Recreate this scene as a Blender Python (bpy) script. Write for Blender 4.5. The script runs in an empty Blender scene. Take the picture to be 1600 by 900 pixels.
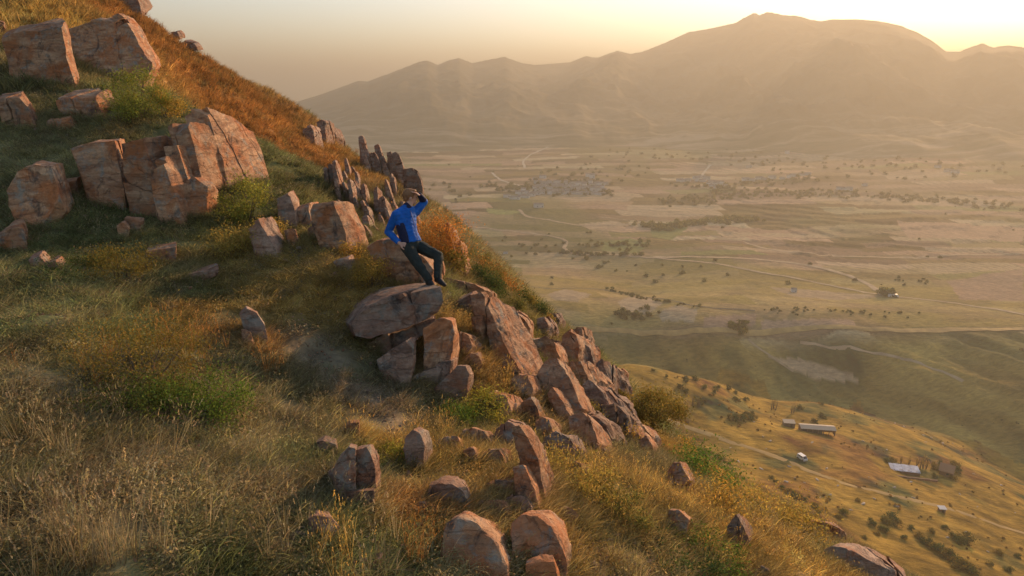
import bpy, bmesh, math, random
import numpy as np
from mathutils import Vector, Matrix

random.seed(7)
RNG = np.random.default_rng(11)
scene = bpy.context.scene
COL = scene.collection

# ------------------------------------------------------------------ camera
CAM_Z = 150.0
F = 1066.67                       # focal length in pixels of the 1600-wide photograph (24 mm lens)
TH = math.atan(305.0 / F)
CT, ST = math.cos(TH), math.sin(TH)
cam_data = bpy.data.cameras.new('camera')
cam_data.lens = 24.0
cam_data.sensor_width = 36.0
cam_data.clip_start = 0.1
cam_data.clip_end = 90000.0
cam = bpy.data.objects.new('camera', cam_data)
COL.objects.link(cam)
cam.location = (0, 0, CAM_Z)
cam.rotation_euler = (math.pi / 2 - TH, 0, 0)
scene.camera = cam

# ------------------------------------------------------------------ light
SUN_EL = math.radians(15.5)
SUN_AZ = math.radians(36.0)        # clockwise from +Y
world = bpy.data.worlds.new('World')
scene.world = world
world.use_nodes = True
wn = world.node_tree
bg = wn.nodes['Background']
sky = wn.nodes.new('ShaderNodeTexSky')
sky.sky_type = 'NISHITA'
sky.sun_disc = False
sky.sun_elevation = SUN_EL
sky.sun_rotation = SUN_AZ
sky.altitude = 100
sky.air_density = 1.0
sky.dust_density = 0.8
sky.ozone_density = 1.0
wn.links.new(sky.outputs[0], bg.inputs['Color'])
bg.inputs['Strength'].default_value = 0.15
sun_d = bpy.data.lights.new('sun', 'SUN')
sun_d.energy = 5.0
sun_d.angle = math.radians(0.6)
sun_d.color = (1.0, 0.61, 0.32)
sun = bpy.data.objects.new('sun', sun_d)
COL.objects.link(sun)
sdir = Vector((math.sin(SUN_AZ) * math.cos(SUN_EL), math.cos(SUN_AZ) * math.cos(SUN_EL), math.sin(SUN_EL)))
sun.rotation_euler = sdir.to_track_quat('Z', 'Y').to_euler()
sun.location = (60, 100, 190)
scene.view_settings.view_transform = 'Standard'
scene.view_settings.look = 'None'
scene.view_settings.exposure = 0.95
scene.view_settings.gamma = 1.0
scene.cycles.use_denoising = True
scene.cycles.max_bounces = 5
scene.cycles.diffuse_bounces = 3
scene.cycles.transmission_bounces = 4
scene.cycles.transparent_max_bounces = 4
scene.cycles.volume_bounces = 1
scene.cycles.caustics_reflective = False
scene.cycles.caustics_refractive = False
HAZE_DENSITY = 5.2e-4

# ------------------------------------------------------------------ helpers
def setp(o, label=None, cat=None, group=None, kind=None):
    if label: o['label'] = label
    if cat: o['category'] = cat
    if group: o['group'] = group
    if kind: o['kind'] = kind
    return o

def link(o, parent=None):
    COL.objects.link(o)
    if parent is not None: o.parent = parent
    return o

def mesh_obj(name, verts, faces, mat=None, parent=None, smooth=False):
    me = bpy.data.meshes.new(name)
    me.from_pydata([tuple(v) for v in verts], [], [tuple(f) for f in faces])
    me.update()
    if mat is not None: me.materials.append(mat)
    if smooth: me.polygons.foreach_set('use_smooth', [True] * len(me.polygons))
    o = bpy.data.objects.new(name, me)
    return link(o, parent)

def np_mesh(name, V, Fq, mat=None, smooth=True):
    """V (n,3) float, Fq (m,k) int -> mesh datablock, fast"""
    me = bpy.data.meshes.new(name)
    V = np.asarray(V, dtype=np.float32); Fq = np.asarray(Fq, dtype=np.int32)
    k = Fq.shape[1]
    me.vertices.add(len(V)); me.vertices.foreach_set('co', V.ravel())
    me.loops.add(Fq.size); me.loops.foreach_set('vertex_index', Fq.ravel())
    me.polygons.add(len(Fq))
    me.polygons.foreach_set('loop_start', np.arange(0, Fq.size, k, dtype=np.int32))
    me.polygons.foreach_set('loop_total', np.full(len(Fq), k, dtype=np.int32))
    if smooth: me.polygons.foreach_set('use_smooth', np.ones(len(Fq), dtype=bool))
    me.update(calc_edges=True)
    if mat is not None: me.materials.append(mat)
    return me

def empty(name, loc=(0, 0, 0), rz=0.0):
    o = bpy.data.objects.new(name, None)
    o.empty_display_size = 0.2
    o.location = loc; o.rotation_euler = (0, 0, rz)
    return link(o)

def copy_tree(o, parent=None):
    c = o.copy(); COL.objects.link(c); c.parent = parent
    for ch in list(o.children): copy_tree(ch, c)
    return c

# lattice noise -----------------------------------------------------------
_P = RNG.permutation(4096).astype(np.int64)
_G = RNG.normal(size=(4096, 3)); _G /= np.linalg.norm(_G, axis=1)[:, None]
def _h(i, j, k): return _P[(_P[(_P[i & 4095] + j) & 4095] + k) & 4095]
def pnoise(p):
    """Perlin noise of (n,3) points, about -0.7 .. 0.7"""
    p = np.asarray(p, dtype=np.float64)
    i = np.floor(p).astype(np.int64); f = p - i
    u = f * f * f * (f * (f * 6 - 15) + 10)
    out = 0
    for dx in (0, 1):
        for dy in (0, 1):
            for dz in (0, 1):
                g = _G[_h(i[:, 0] + dx, i[:, 1] + dy, i[:, 2] + dz)]
                d = g[:, 0] * (f[:, 0] - dx) + g[:, 1] * (f[:, 1] - dy) + g[:, 2] * (f[:, 2] - dz)
                w = (u[:, 0] if dx else 1 - u[:, 0]) * (u[:, 1] if dy else 1 - u[:, 1]) * (u[:, 2] if dz else 1 - u[:, 2])
                out = out + w * d
    return out
def fbm(p, octs=4, lac=2.1, gain=0.5):
    a = 1.0; s = 0; p = np.asarray(p, dtype=np.float64)
    for o in range(octs):
        s = s + a * pnoise(p + 17.3 * o); p = p * lac; a *= gain
    return s
def fbm2(x, y, sc, octs=4, seed=0.0):
    x = np.asarray(x, dtype=np.float64).ravel(); y = np.asarray(y, dtype=np.float64).ravel()
    return fbm(np.stack([x / sc, y / sc, np.full_like(x, seed + 0.37)], 1), octs)
def ridged2(x, y, sc, octs=5, seed=0.0):
    x = np.asarray(x, float).ravel(); y = np.asarray(y, float).ravel()
    p = np.stack([x / sc, y / sc, np.full_like(x, seed + 0.37)], 1)
    a = 1.0; s = 0; n = 0
    for o in range(octs):
        s = s + a * (1 - np.abs(pnoise(p + 9.1 * o)) * 2.6); n += a; p = p * 2.07; a *= 0.5
    return s / n
def hashf(i):
    return _P[np.asarray(i, dtype=np.int64) & 4095] / 4095.0
def sstep(a, b, x):
    t = np.clip((x - a) / (b - a), 0, 1); return t * t * (3 - 2 * t)

# pixel of the photograph -> ray; used only to survey where things stand ---
def ray(px, py):
    u = (px - 800) / F; v = (450 - py) / F
    return np.array([u, CT + v * ST, -ST + v * CT])
def at(px, py, d):
    return ray(px, py) * d + np.array([0, 0, CAM_Z])
def atY(px, py, Y):
    r = ray(px, py); return r * (Y / r[1]) + np.array([0, 0, CAM_Z])

class RBF:
    def __init__(self, P, Z, lam=1e-3, scale=1.0, eps=0.0):
        self.P = np.asarray(P, float) / scale; self.s = scale; self.eps = eps
        n = len(Z); K = self.k(self.P, self.P) + lam * np.eye(n)
        Q = np.c_[np.ones(n), self.P]
        A = np.block([[K, Q], [Q.T, np.zeros((3, 3))]])
        sol = np.linalg.solve(A, np.r_[Z, 0, 0, 0])
        self.w, self.c = sol[:n], sol[n:]
    def k(self, A, B):
        r2 = ((A[:, None, :] - B[None, :, :]) ** 2).sum(-1) + self.eps ** 2 + 1e-12
        return r2 ** 0.5 * -1.0 if self.eps else 0.5 * r2 * np.log(r2)
    def __call__(self, x, y):
        x = np.asarray(x, float); sh = x.shape
        A = np.stack([x.ravel(), np.asarray(y, float).ravel()], 1) / self.s
        out = np.empty(len(A))
        for i in range(0, len(A), 20000):
            a = A[i:i + 20000]
            out[i:i + 20000] = self.k(a, self.P) @ self.w + self.c[0] + a @ self.c[1:]
        return out.reshape(sh)

# ------------------------------------------------------------------ terrain of the near hillside
near_pts = [
 (0,900,3.6),(200,900,4.0),(400,900,4.4),(600,900,4.8),(800,900,5.1),(1000,900,5.8),(1200,900,7.2),(1330,900,8.6),
 (0,750,4.5),(250,750,5.2),(500,750,5.9),(700,750,6.4),(900,750,7.3),(1050,790,8.3),(1150,820,9.2),
 (0,600,6.0),(250,600,6.9),(450,600,8.0),(620,610,8.9),(760,640,9.1),(880,680,9.4),(1000,710,11.2),(1090,760,11.6),(1190,820,10.6),
 (0,480,7.8),(200,480,8.7),(400,480,9.5),(520,480,9.8),(720,500,10.3),(800,570,10.6),
 (0,400,9.6),(100,400,10.2),(250,390,10.9),(350,370,11.3),(450,400,11.1),(540,405,11.0),(580,440,10.3),(620,450,10.1),(690,455,10.4),(760,500,11.8),
 (60,210,14.2),(150,215,13.9),(250,205,14.2),(0,120,17),(100,135,16.8),(200,145,16.6),(280,185,15.2),(345,285,13.2),(400,315,12.8),(460,350,12.3),(540,370,12.0),(0,250,13.2),
 (50,45,23),(0,40,22),(150,22,28),(0,0,27),(100,0,31),(200,14,40),(240,48,42),(300,81,45),(370,121,48),(450,160,52),
 (260,120,31),(350,200,35),(430,260,36),(390,240,34),(500,228,45),(560,252,42),(480,330,30),(560,345,27),(600,370,23),(620,290,34),(655,322,30),(700,356,25),(728,398,21.5),
 (690,385,20),(735,418,20),(790,455,19.5),(850,500,19),(830,540,14.5),(880,560,15),(940,590,17.5),(900,630,13),(960,640,15.5),(1010,668,19),(1065,705,22),(1150,755,22),(1240,805,18),(1310,850,15),(1400,905,12),
 (-500,450,10),(-500,100,18),(-500,900,4.2),(-300,-200,45),(300,1400,3.2),(800,1400,3.5),(-300,1400,2.8),(1300,1400,4.6),
]
NP = np.array([at(*p) for p in near_pts])
sil = [(200,14,40),(240,48,42),(300,81,45),(370,121,48),(450,160,52),(500,228,45),(560,252,42),(620,290,34),(655,322,30),(700,356,25),(728,398,21.5),(735,418,20),(790,455,19.5),(850,500,19),(940,590,17.5),(1010,668,19),(1065,705,22),(1150,755,22),(1240,805,18),(1310,850,15),(1400,905,12)]
extra = []
for (px, py, d) in sil:
    P = at(px, py, d); r = ray(px, py); hl = math.hypot(r[0], r[1]); hd = r[:2] / hl; sl = r[2] / hl
    for t, e in ((5, 0.25), (18, 0.42), (60, 0.5), (150, 0.45)):
        q = np.array([P[0] + hd[0] * t + 0.35 * t, P[1] + hd[1] * t, P[2] + t * (sl - e)])
        extra.append(q)
extra += [np.array([25., 2., CAM_Z - 24]), np.array([60., 2., CAM_Z - 60]), np.array([120., 0., CAM_Z - 115]),
          np.array([-60., 10., CAM_Z + 30]), np.array([-90., 60., CAM_Z + 50]), np.array([-60., 85., CAM_Z + 22]), np.array([-90., 120., CAM_Z + 45])]
NPa = np.vstack([NP, np.array(extra)])
nearR = RBF(NPa[:, :2], NPa[:, 2], lam=0.02, scale=10.0)

# ------------------------------------------------------------------ terrain of the valley
val = [  # pixel x, pixel y, distance Y
 (1275,668,280),(1100,700,235),(1240,795,185),(1470,800,205),(1500,900,165),(1600,820,215),(1600,900,175),(1050,640,262),(1020,600,280),
 (975,572,305),(1120,598,318),(1280,628,325),(1420,668,318),(1600,733,305),
 (1412,735,245),(1480,735,250),(1180,640,295),(1300,700,250),(1400,850,180),
 (700,500,420),(900,517,420),(1100,517,420),(1300,517,420),(1600,515,420),(1900,512,420),
 (1000,460,500),(1300,460,500),(1600,470,490),(700,430,560),(1100,400,610),(1500,405,600),(800,350,760),(1200,350,760),(1600,350,760),
 (890,297,960),(1150,290,980),(1600,290,980),(600,290,980),(700,240,1350),(1100,235,1380),(1600,240,1340),(2000,240,1340),(2200,400,600),
]
VP = [atY(*p) for p in val]
for (px, py, Y, dz) in ((975,572,350,-34),(1120,598,362,-30),(1280,628,365,-28),(1420,668,352,-24),(1600,733,335,-18),(1800,760,330,-20),(900,560,350,-40)):
    c = atY(px, py, Y); VP.append(np.array([c[0], Y, (CAM_Z - 150) + dz]))
for (x, y, z) in ((0,60,-118),(80,60,-122),(200,60,-128),(-100,200,-100),(0,200,-122),(400,100,-150),(0,-200,-110),(300,-200,-140),(-500,300,-100),(-300,600,-135),(-600,1000,-120)):
    VP.append(np.array([x, y, CAM_Z + z]))
VP = np.array(VP)
valR = RBF(VP[:, :2], VP[:, 2], lam=0.002, scale=100.0)

def H_val(x, y):
    x = np.asarray(x, float); y = np.asarray(y, float); sh = x.shape
    r = np.hypot(x, y)
    z = valR(x, y)
    az = np.arctan2(x, y)
    far = CAM_Z - 118.0 + 45 * sstep(1150, 1900, r)
    w = sstep(1150, 1500, r)
    z = z * (1 - w) + far * w
    g = sstep(120, 420, y)
    z = z + (fbm2(x, y, 70, 4).reshape(sh) * 3.0 * (1 - 0.6 * g)) + fbm2(x, y, 11, 3, 5).reshape(sh) * 0.7 + fbm2(x, y, 260, 3, 3).reshape(sh) * 7 * sstep(450, 900, r)
    # gullies running down the dark slope in front of the plateau edge
    gl = sstep(320, 350, y) * (1 - sstep(405, 419, y)) * sstep(60, 160, x)
    z = z + gl * (ridged2(x + 0.6 * y, y * 0.35, 42, 4, 2).reshape(sh) - 0.6) * 13
    # terraces on the right
    tz = sstep(560, 640, y) * (1 - sstep(900, 1000, y)) * sstep(120, 300, x)
    q = z / 2.2 + fbm2(x, y, 120, 2, 8).reshape(sh) * 2
    z = z + tz * ((np.floor(q) - q + sstep(0.75, 1.0, q - np.floor(q))) * 2.0)
    return z

sky_px = np.array([(300,172),(380,176),(460,160),(500,148),(560,126),(575,127),(620,110),(655,96),(668,94),(684,101),(700,94),(717,90),(738,98),(762,93),(788,88),(815,98),(835,101),(862,99),(890,97),(915,87),(932,90),(965,79),(985,84),(1005,80),(1040,66),(1075,50),(1105,45),(1150,35),(1163,27),(1178,19),(1186,23),(1200,18),(1225,23),(1245,24),(1280,33),(1300,29),(1340,29),(1385,34),(1408,40),(1430,48),(1455,62),(1478,80),(1500,80),(1520,72),(1535,67),(1552,74),(1575,70),(1600,74),(1680,95),(1800,90),(1960,120),(2300,140),(3000,170)], float)
s_az, s_el = [], []
for px, py in sky_px:
    r = ray(px, py); s_az.append(math.atan2(r[0], r[1])); s_el.append(r[2] / math.hypot(r[0], r[1]))
s_az = np.array(s_az); s_el = np.array(s_el)
def ridge_r(az):
    a = np.asarray(az)
    return 2750 + 260 * np.sin(a * 5 + 0.5) + 120 * np.sin(a * 13)
def H_mtn(az, r):
    """height of the mountain range at azimuth az, range r (arrays)"""
    el = np.interp(az, s_az, s_el)
    R = ridge_r(az)
    top = CAM_Z + el * R
    base = CAM_Z - 118.0 + 45 * sstep(1150, 1900, r)
    x = r * np.sin(az); y = r * np.cos(az)
    t = np.clip((r - 1350) / (R - 1350), 0, 1)
    back = np.clip((r - R) / 900, 0, 1)
    prof = t ** 1.45
    spur = (ridged2(x.ravel(), y.ravel() * 0.45, 620, 6, 1).reshape(x.shape) - 0.45)
    spur2 = (ridged2(x.ravel(), y.ravel(), 150, 4, 4).reshape(x.shape) - 0.5)
    amp = np.sin(np.pi * np.clip(t, 0, 1)) ** 0.9
    hgt = np.maximum(top - base, 5)
    z = base + hgt * prof + (spur * 0.62 + spur2 * 0.14) * hgt * amp
    z = np.where(r > R, top - back * hgt * 0.8, z)
    lim = CAM_Z + (el - 0.0025) * r           # no spur in front rises above the crest line
    z = np.where(r < R, np.minimum(z, lim + 0), z)
    w = sstep(1300, 1500, r)
    return z * w + (base - 8) * (1 - w)

def H_near(x, y):
    x = np.asarray(x, float); y = np.asarray(y, float); sh = x.shape
    z = nearR(x, y)
    r = np.hypot(x, y)
    k = sstep(3, 30, r)
    z = z + fbm2(x, y, 1.6, 4).reshape(sh) * (0.14 + 0.25 * k) + fbm2(x, y, 7.0, 3, 4).reshape(sh) * 1.6 * sstep(22, 60, r)
    return z
def H(x, y):
    x = np.asarray(x, float); y = np.asarray(y, float)
    r = np.hypot(x, y)
    v = H_val(x, y)
    n = H_near(x, y)
    return np.where(r < 240, np.maximum(n, v), v)

def hit(px, py, near=True, rmax=2500):
    """where the sight line through a pixel first meets the ground"""
    r = ray(px, py)
    ts = np.geomspace(2.5, rmax, 1500)
    P = r[None] * ts[:, None]; P[:, 2] += CAM_Z
    h = H(P[:, 0], P[:, 1]) if near else H_val(P[:, 0], P[:, 1])
    b = np.where(P[:, 2] < h)[0]
    if len(b) == 0: return None
    i = b[0]
    if i == 0: return P[0]
    a, c = ts[i - 1], ts[i]
    tt = np.linspace(a, c, 24); Q = r[None] * tt[:, None]; Q[:, 2] += CAM_Z
    hh = H(Q[:, 0], Q[:, 1]) if near else H_val(Q[:, 0], Q[:, 1])
    j = np.argmax(Q[:, 2] < hh)
    return np.array([Q[j, 0], Q[j, 1], hh[j]])
# ------------------------------------------------------------------ materials
def new_mat(name):
    m = bpy.data.materials.new(name); m.use_nodes = True
    nt = m.node_tree; return m, nt, nt.nodes, nt.links, nt.nodes['Principled BSDF']
def noise_node(nd, scale, detail=5, rough=0.55, dist=0.0):
    n = nd.new('ShaderNodeTexNoise'); n.inputs['Scale'].default_value = scale
    n.inputs['Detail'].default_value = detail; n.inputs['Roughness'].default_value = rough
    n.inputs['Distortion'].default_value = dist; return n
def ramp(nd, stops, interp='LINEAR'):
    r = nd.new('ShaderNodeValToRGB'); r.color_ramp.interpolation = interp
    e = r.color_ramp.elements
    while len(e) < len(stops): e.new(0.5)
    for i, (p, c) in enumerate(stops):
        e[i].position = p; e[i].color = (*c, 1) if len(c) == 3 else c
    return r
def mix(nd, lk, a, b, fac, mode='MIX'):
    m = nd.new('ShaderNodeMix'); m.data_type = 'RGBA'; m.blend_type = mode
    for sock, v in ((m.inputs[0], fac), (m.inputs[6], a), (m.inputs[7], b)):
        if isinstance(v, bpy.types.NodeSocket): lk.new(v, sock)
        elif isinstance(v, (int, float)): sock.default_value = v if sock == m.inputs[0] else (v, v, v, 1)
        else: sock.default_value = (*v, 1)
    return m.outputs[2]
def mapping(nd, lk, src, scale, rot=(0, 0, 0)):
    m = nd.new('ShaderNodeMapping'); m.inputs['Scale'].default_value = scale; m.inputs['Rotation'].default_value = rot
    lk.new(src, m.inputs[0]); return m.outputs[0]
def plain(name, col, rough=0.8, var=0.25, scale=30, bump=0.2):
    m, nt, nd, lk, bs = new_mat(name)
    tc = nd.new('ShaderNodeTexCoord'); n = noise_node(nd, scale); lk.new(tc.outputs['Object'], n.inputs['Vector'])
    r = ramp(nd, [(0.3, tuple(c * (1 - var) for c in col)), (0.7, tuple(min(1, c * (1 + var)) for c in col))])
    lk.new(n.outputs[0], r.inputs[0]); lk.new(r.outputs[0], bs.inputs['Base Color'])
    bs.inputs['Roughness'].default_value = rough
    b = nd.new('ShaderNodeBump'); b.inputs['Strength'].default_value = bump; b.inputs['Distance'].default_value = 0.01
    lk.new(n.outputs[0], b.inputs['Height']); lk.new(b.outputs[0], bs.inputs['Normal'])
    return m

def rock_material(name, c_dark, c_mid, c_light, c_rust):
    m, nt, nd, lk, bs = new_mat(name)
    g = nd.new('ShaderNodeNewGeometry'); oi = nd.new('ShaderNodeObjectInfo')
    P = g.outputs['Position']
    # bedding bands
    mp = mapping(nd, lk, P, (1.2, 1.2, 5.0), (math.radians(-10), math.radians(22), 0))
    nb = noise_node(nd, 1.3, 6, 0.62, 0.4); lk.new(mp, nb.inputs['Vector'])
    n2 = noise_node(nd, 1.7, 8, 0.68, 0.8); lk.new(P, n2.inputs['Vector'])
    n3 = noise_node(nd, 14, 6, 0.7); lk.new(P, n3.inputs['Vector'])
    cr = ramp(nd, [(0.22, c_dark), (0.45, c_mid), (0.62, c_light), (0.8, c_mid)]); lk.new(nb.outputs[0], cr.inputs[0])
    rr = ramp(nd, [(0.46, (0, 0, 0)), (0.62, (1, 1, 1))]); lk.new(n2.outputs[0], rr.inputs[0])
    c1 = mix(nd, lk, cr.outputs[0], c_rust, rr.outputs[0])
    # lichen / dark weathering patches
    n4 = noise_node(nd, 4.2, 9, 0.72, 0.5); lk.new(P, n4.inputs['Vector'])
    lr = ramp(nd, [(0.52, (0, 0, 0)), (0.64, (0.85, 0.85, 0.85))]); lk.new(n4.outputs[0], lr.inputs[0])
    c2 = mix(nd, lk, c1, (0.24, 0.225, 0.18), lr.outputs[0])
    n5 = noise_node(nd, 2.6, 10, 0.75, 1.2); lk.new(mapping(nd, lk, P, (1, 1, 0.45)), n5.inputs['Vector'])
    dr = ramp(nd, [(0.36, (0.8, 0.8, 0.8)), (0.46, (0, 0, 0))]); lk.new(n5.outputs[0], dr.inputs[0])
    c3 = mix(nd, lk, c2, (0.055, 0.042, 0.036), dr.outputs[0])
    vr = nd.new('ShaderNodeMath'); vr.operation = 'MULTIPLY_ADD'; vr.inputs[1].default_value = 0.5; vr.inputs[2].default_value = 0.75
    lk.new(oi.outputs['Random'], vr.inputs[0])
    gr = ramp(nd, [(0.3, (0.72, 0.72, 0.72)), (0.7, (1.2, 1.2, 1.2))]); lk.new(n3.outputs[0], gr.inputs[0])
    c4 = mix(nd, lk, c3, gr.outputs[0], 1.0, 'MULTIPLY')
    vm = nd.new('ShaderNodeVectorMath'); vm.operation = 'SCALE'; lk.new(c4, vm.inputs[0]); lk.new(vr.outputs[0], vm.inputs['Scale'])
    lk.new(vm.outputs[0], bs.inputs['Base Color'])
    bs.inputs['Roughness'].default_value = 0.85; bs.inputs['Specular IOR Level'].default_value = 0.25
    # relief: cracks and grain
    v = nd.new('ShaderNodeTexVoronoi'); v.feature = 'DISTANCE_TO_EDGE'; v.inputs['Scale'].default_value = 1.7
    wp = nd.new('ShaderNodeVectorMath'); wp.operation = 'MULTIPLY_ADD'; lk.new(n2.outputs['Color'], wp.inputs[0]); wp.inputs[1].default_value = (0.5, 0.5, 0.5); lk.new(mapping(nd, lk, P, (0.7, 0.7, 2.6), (0.2, 0.35, 0)), wp.inputs[2])
    lk.new(wp.outputs[0], v.inputs['Vector'])
    vr2 = ramp(nd, [(0.0, (0.6, 0.6, 0.6)), (0.02, (1, 1, 1))]); lk.new(v.outputs['Distance'], vr2.inputs[0])
    ad = nd.new('ShaderNodeMath'); ad.operation = 'MULTIPLY_ADD'; lk.new(n3.outputs[0], ad.inputs[0]); ad.inputs[1].default_value = 1.1; lk.new(vr2.outputs[0], ad.inputs[2])
    ad2 = nd.new('ShaderNodeMath'); ad2.operation = 'MULTIPLY_ADD'; lk.new(nb.outputs[0], ad2.inputs[0]); ad2.inputs[1].default_value = 2.2; lk.new(ad.outputs[0], ad2.inputs[2])
    b = nd.new('ShaderNodeBump'); b.inputs['Strength'].default_value = 0.9; b.inputs['Distance'].default_value = 0.035
    lk.new(ad2.outputs[0], b.inputs['Height']); lk.new(b.outputs[0], bs.inputs['Normal'])
    return m
M_ROCK = rock_material('rock_red', (0.14, 0.065, 0.036), (0.34, 0.175, 0.09), (0.50, 0.30, 0.165), (0.38, 0.14, 0.05))
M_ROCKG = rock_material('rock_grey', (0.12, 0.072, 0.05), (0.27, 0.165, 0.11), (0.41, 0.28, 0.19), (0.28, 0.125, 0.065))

def hillside_material():
    m, nt, nd, lk, bs = new_mat('hillside_soil')
    g = nd.new('ShaderNodeNewGeometry'); P = g.outputs['Position']
    at_ = nd.new('ShaderNodeAttribute'); at_.attribute_name = 'col'
    n1 = noise_node(nd, 3.0, 8, 0.7, 0.3); lk.new(P, n1.inputs['Vector'])
    n2 = noise_node(nd, 0.4, 5, 0.6); lk.new(P, n2.inputs['Vector'])
    r1 = ramp(nd, [(0.32, (0.35, 0.35, 0.36)), (0.5, (0.75, 0.72, 0.68)), (0.7, (1.15, 1.05, 0.95))]); lk.new(n1.outputs[0], r1.inputs[0])
    c = mix(nd, lk, at_.outputs['Color'], r1.outputs[0], 1.0, 'MULTIPLY')
    lk.new(c, bs.inputs['Base Color']); bs.inputs['Roughness'].default_value = 0.95; bs.inputs['Specular IOR Level'].default_value = 0.1
    b = nd.new('ShaderNodeBump'); b.inputs['Strength'].default_value = 0.8; b.inputs['Distance'].default_value = 0.08
    lk.new(n1.outputs[0], b.inputs['Height']); lk.new(b.outputs[0], bs.inputs['Normal'])
    return m
M_HILL = hillside_material()

def blade_material(name, trans=0.5, rough=0.7):
    m, nt, nd, lk, bs = new_mat(name)
    a = nd.new('ShaderNodeAttribute'); a.attribute_type = 'INSTANCER'; a.attribute_name = 'col'
    va = nd.new('ShaderNodeAttribute'); va.attribute_name = 'tone'
    c = mix(nd, lk, a.outputs['Color'], va.outputs['Color'], 1.0, 'MULTIPLY')
    d = nd.new('ShaderNodeBsdfDiffuse'); t = nd.new('ShaderNodeBsdfTranslucent'); ms = nd.new('ShaderNodeMixShader')
    lk.new(c, d.inputs['Color']); lk.new(c, t.inputs['Color']); ms.inputs[0].default_value = trans
    lk.new(d.outputs[0], ms.inputs[1]); lk.new(t.outputs[0], ms.inputs[2])
    nd.remove(bs); lk.new(ms.outputs[0], nd['Material Output'].inputs['Surface'])
    return m
M_BLADE = blade_material('grass_blade')

def leaf_material(name, col, trans=0.4):
    m, nt, nd, lk, bs = new_mat(name)
    va = nd.new('ShaderNodeAttribute'); va.attribute_name = 'tone'
    oi = nd.new('ShaderNodeObjectInfo')
    c0 = mix(nd, lk, col, tuple(x * y for x, y in zip(col, (1.35, 1.05, 0.8))), oi.outputs['Random'])
    c = mix(nd, lk, c0, va.outputs['Color'], 1.0, 'MULTIPLY')
    d = nd.new('ShaderNodeBsdfDiffuse'); t = nd.new('ShaderNodeBsdfTranslucent'); ms = nd.new('ShaderNodeMixShader')
    lk.new(c, d.inputs['Color']); lk.new(c, t.inputs['Color']); ms.inputs[0].default_value = trans
    lk.new(d.outputs[0], ms.inputs[1]); lk.new(t.outputs[0], ms.inputs[2])
    nd.remove(bs); lk.new(ms.outputs[0], nd['Material Output'].inputs['Surface'])
    return m
LEAF = {'green': leaf_material('leaf_green', (0.12, 0.20, 0.045)), 'bright': leaf_material('leaf_bright', (0.24, 0.27, 0.06), 0.5),
        'yellow': leaf_material('leaf_yellow', (0.36, 0.28, 0.075), 0.5), 'orange': leaf_material('leaf_orange', (0.36, 0.20, 0.06), 0.45),
        'olive': leaf_material('leaf_olive', (0.19, 0.18, 0.055)), 'dark': leaf_material('leaf_dark', (0.075, 0.115, 0.04), 0.3),
        'dry': leaf_material('leaf_dry', (0.30, 0.20, 0.09), 0.4)}
M_BARK = plain('bark', (0.12, 0.085, 0.055), 0.9, 0.4, 40, 0.5)

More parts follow.
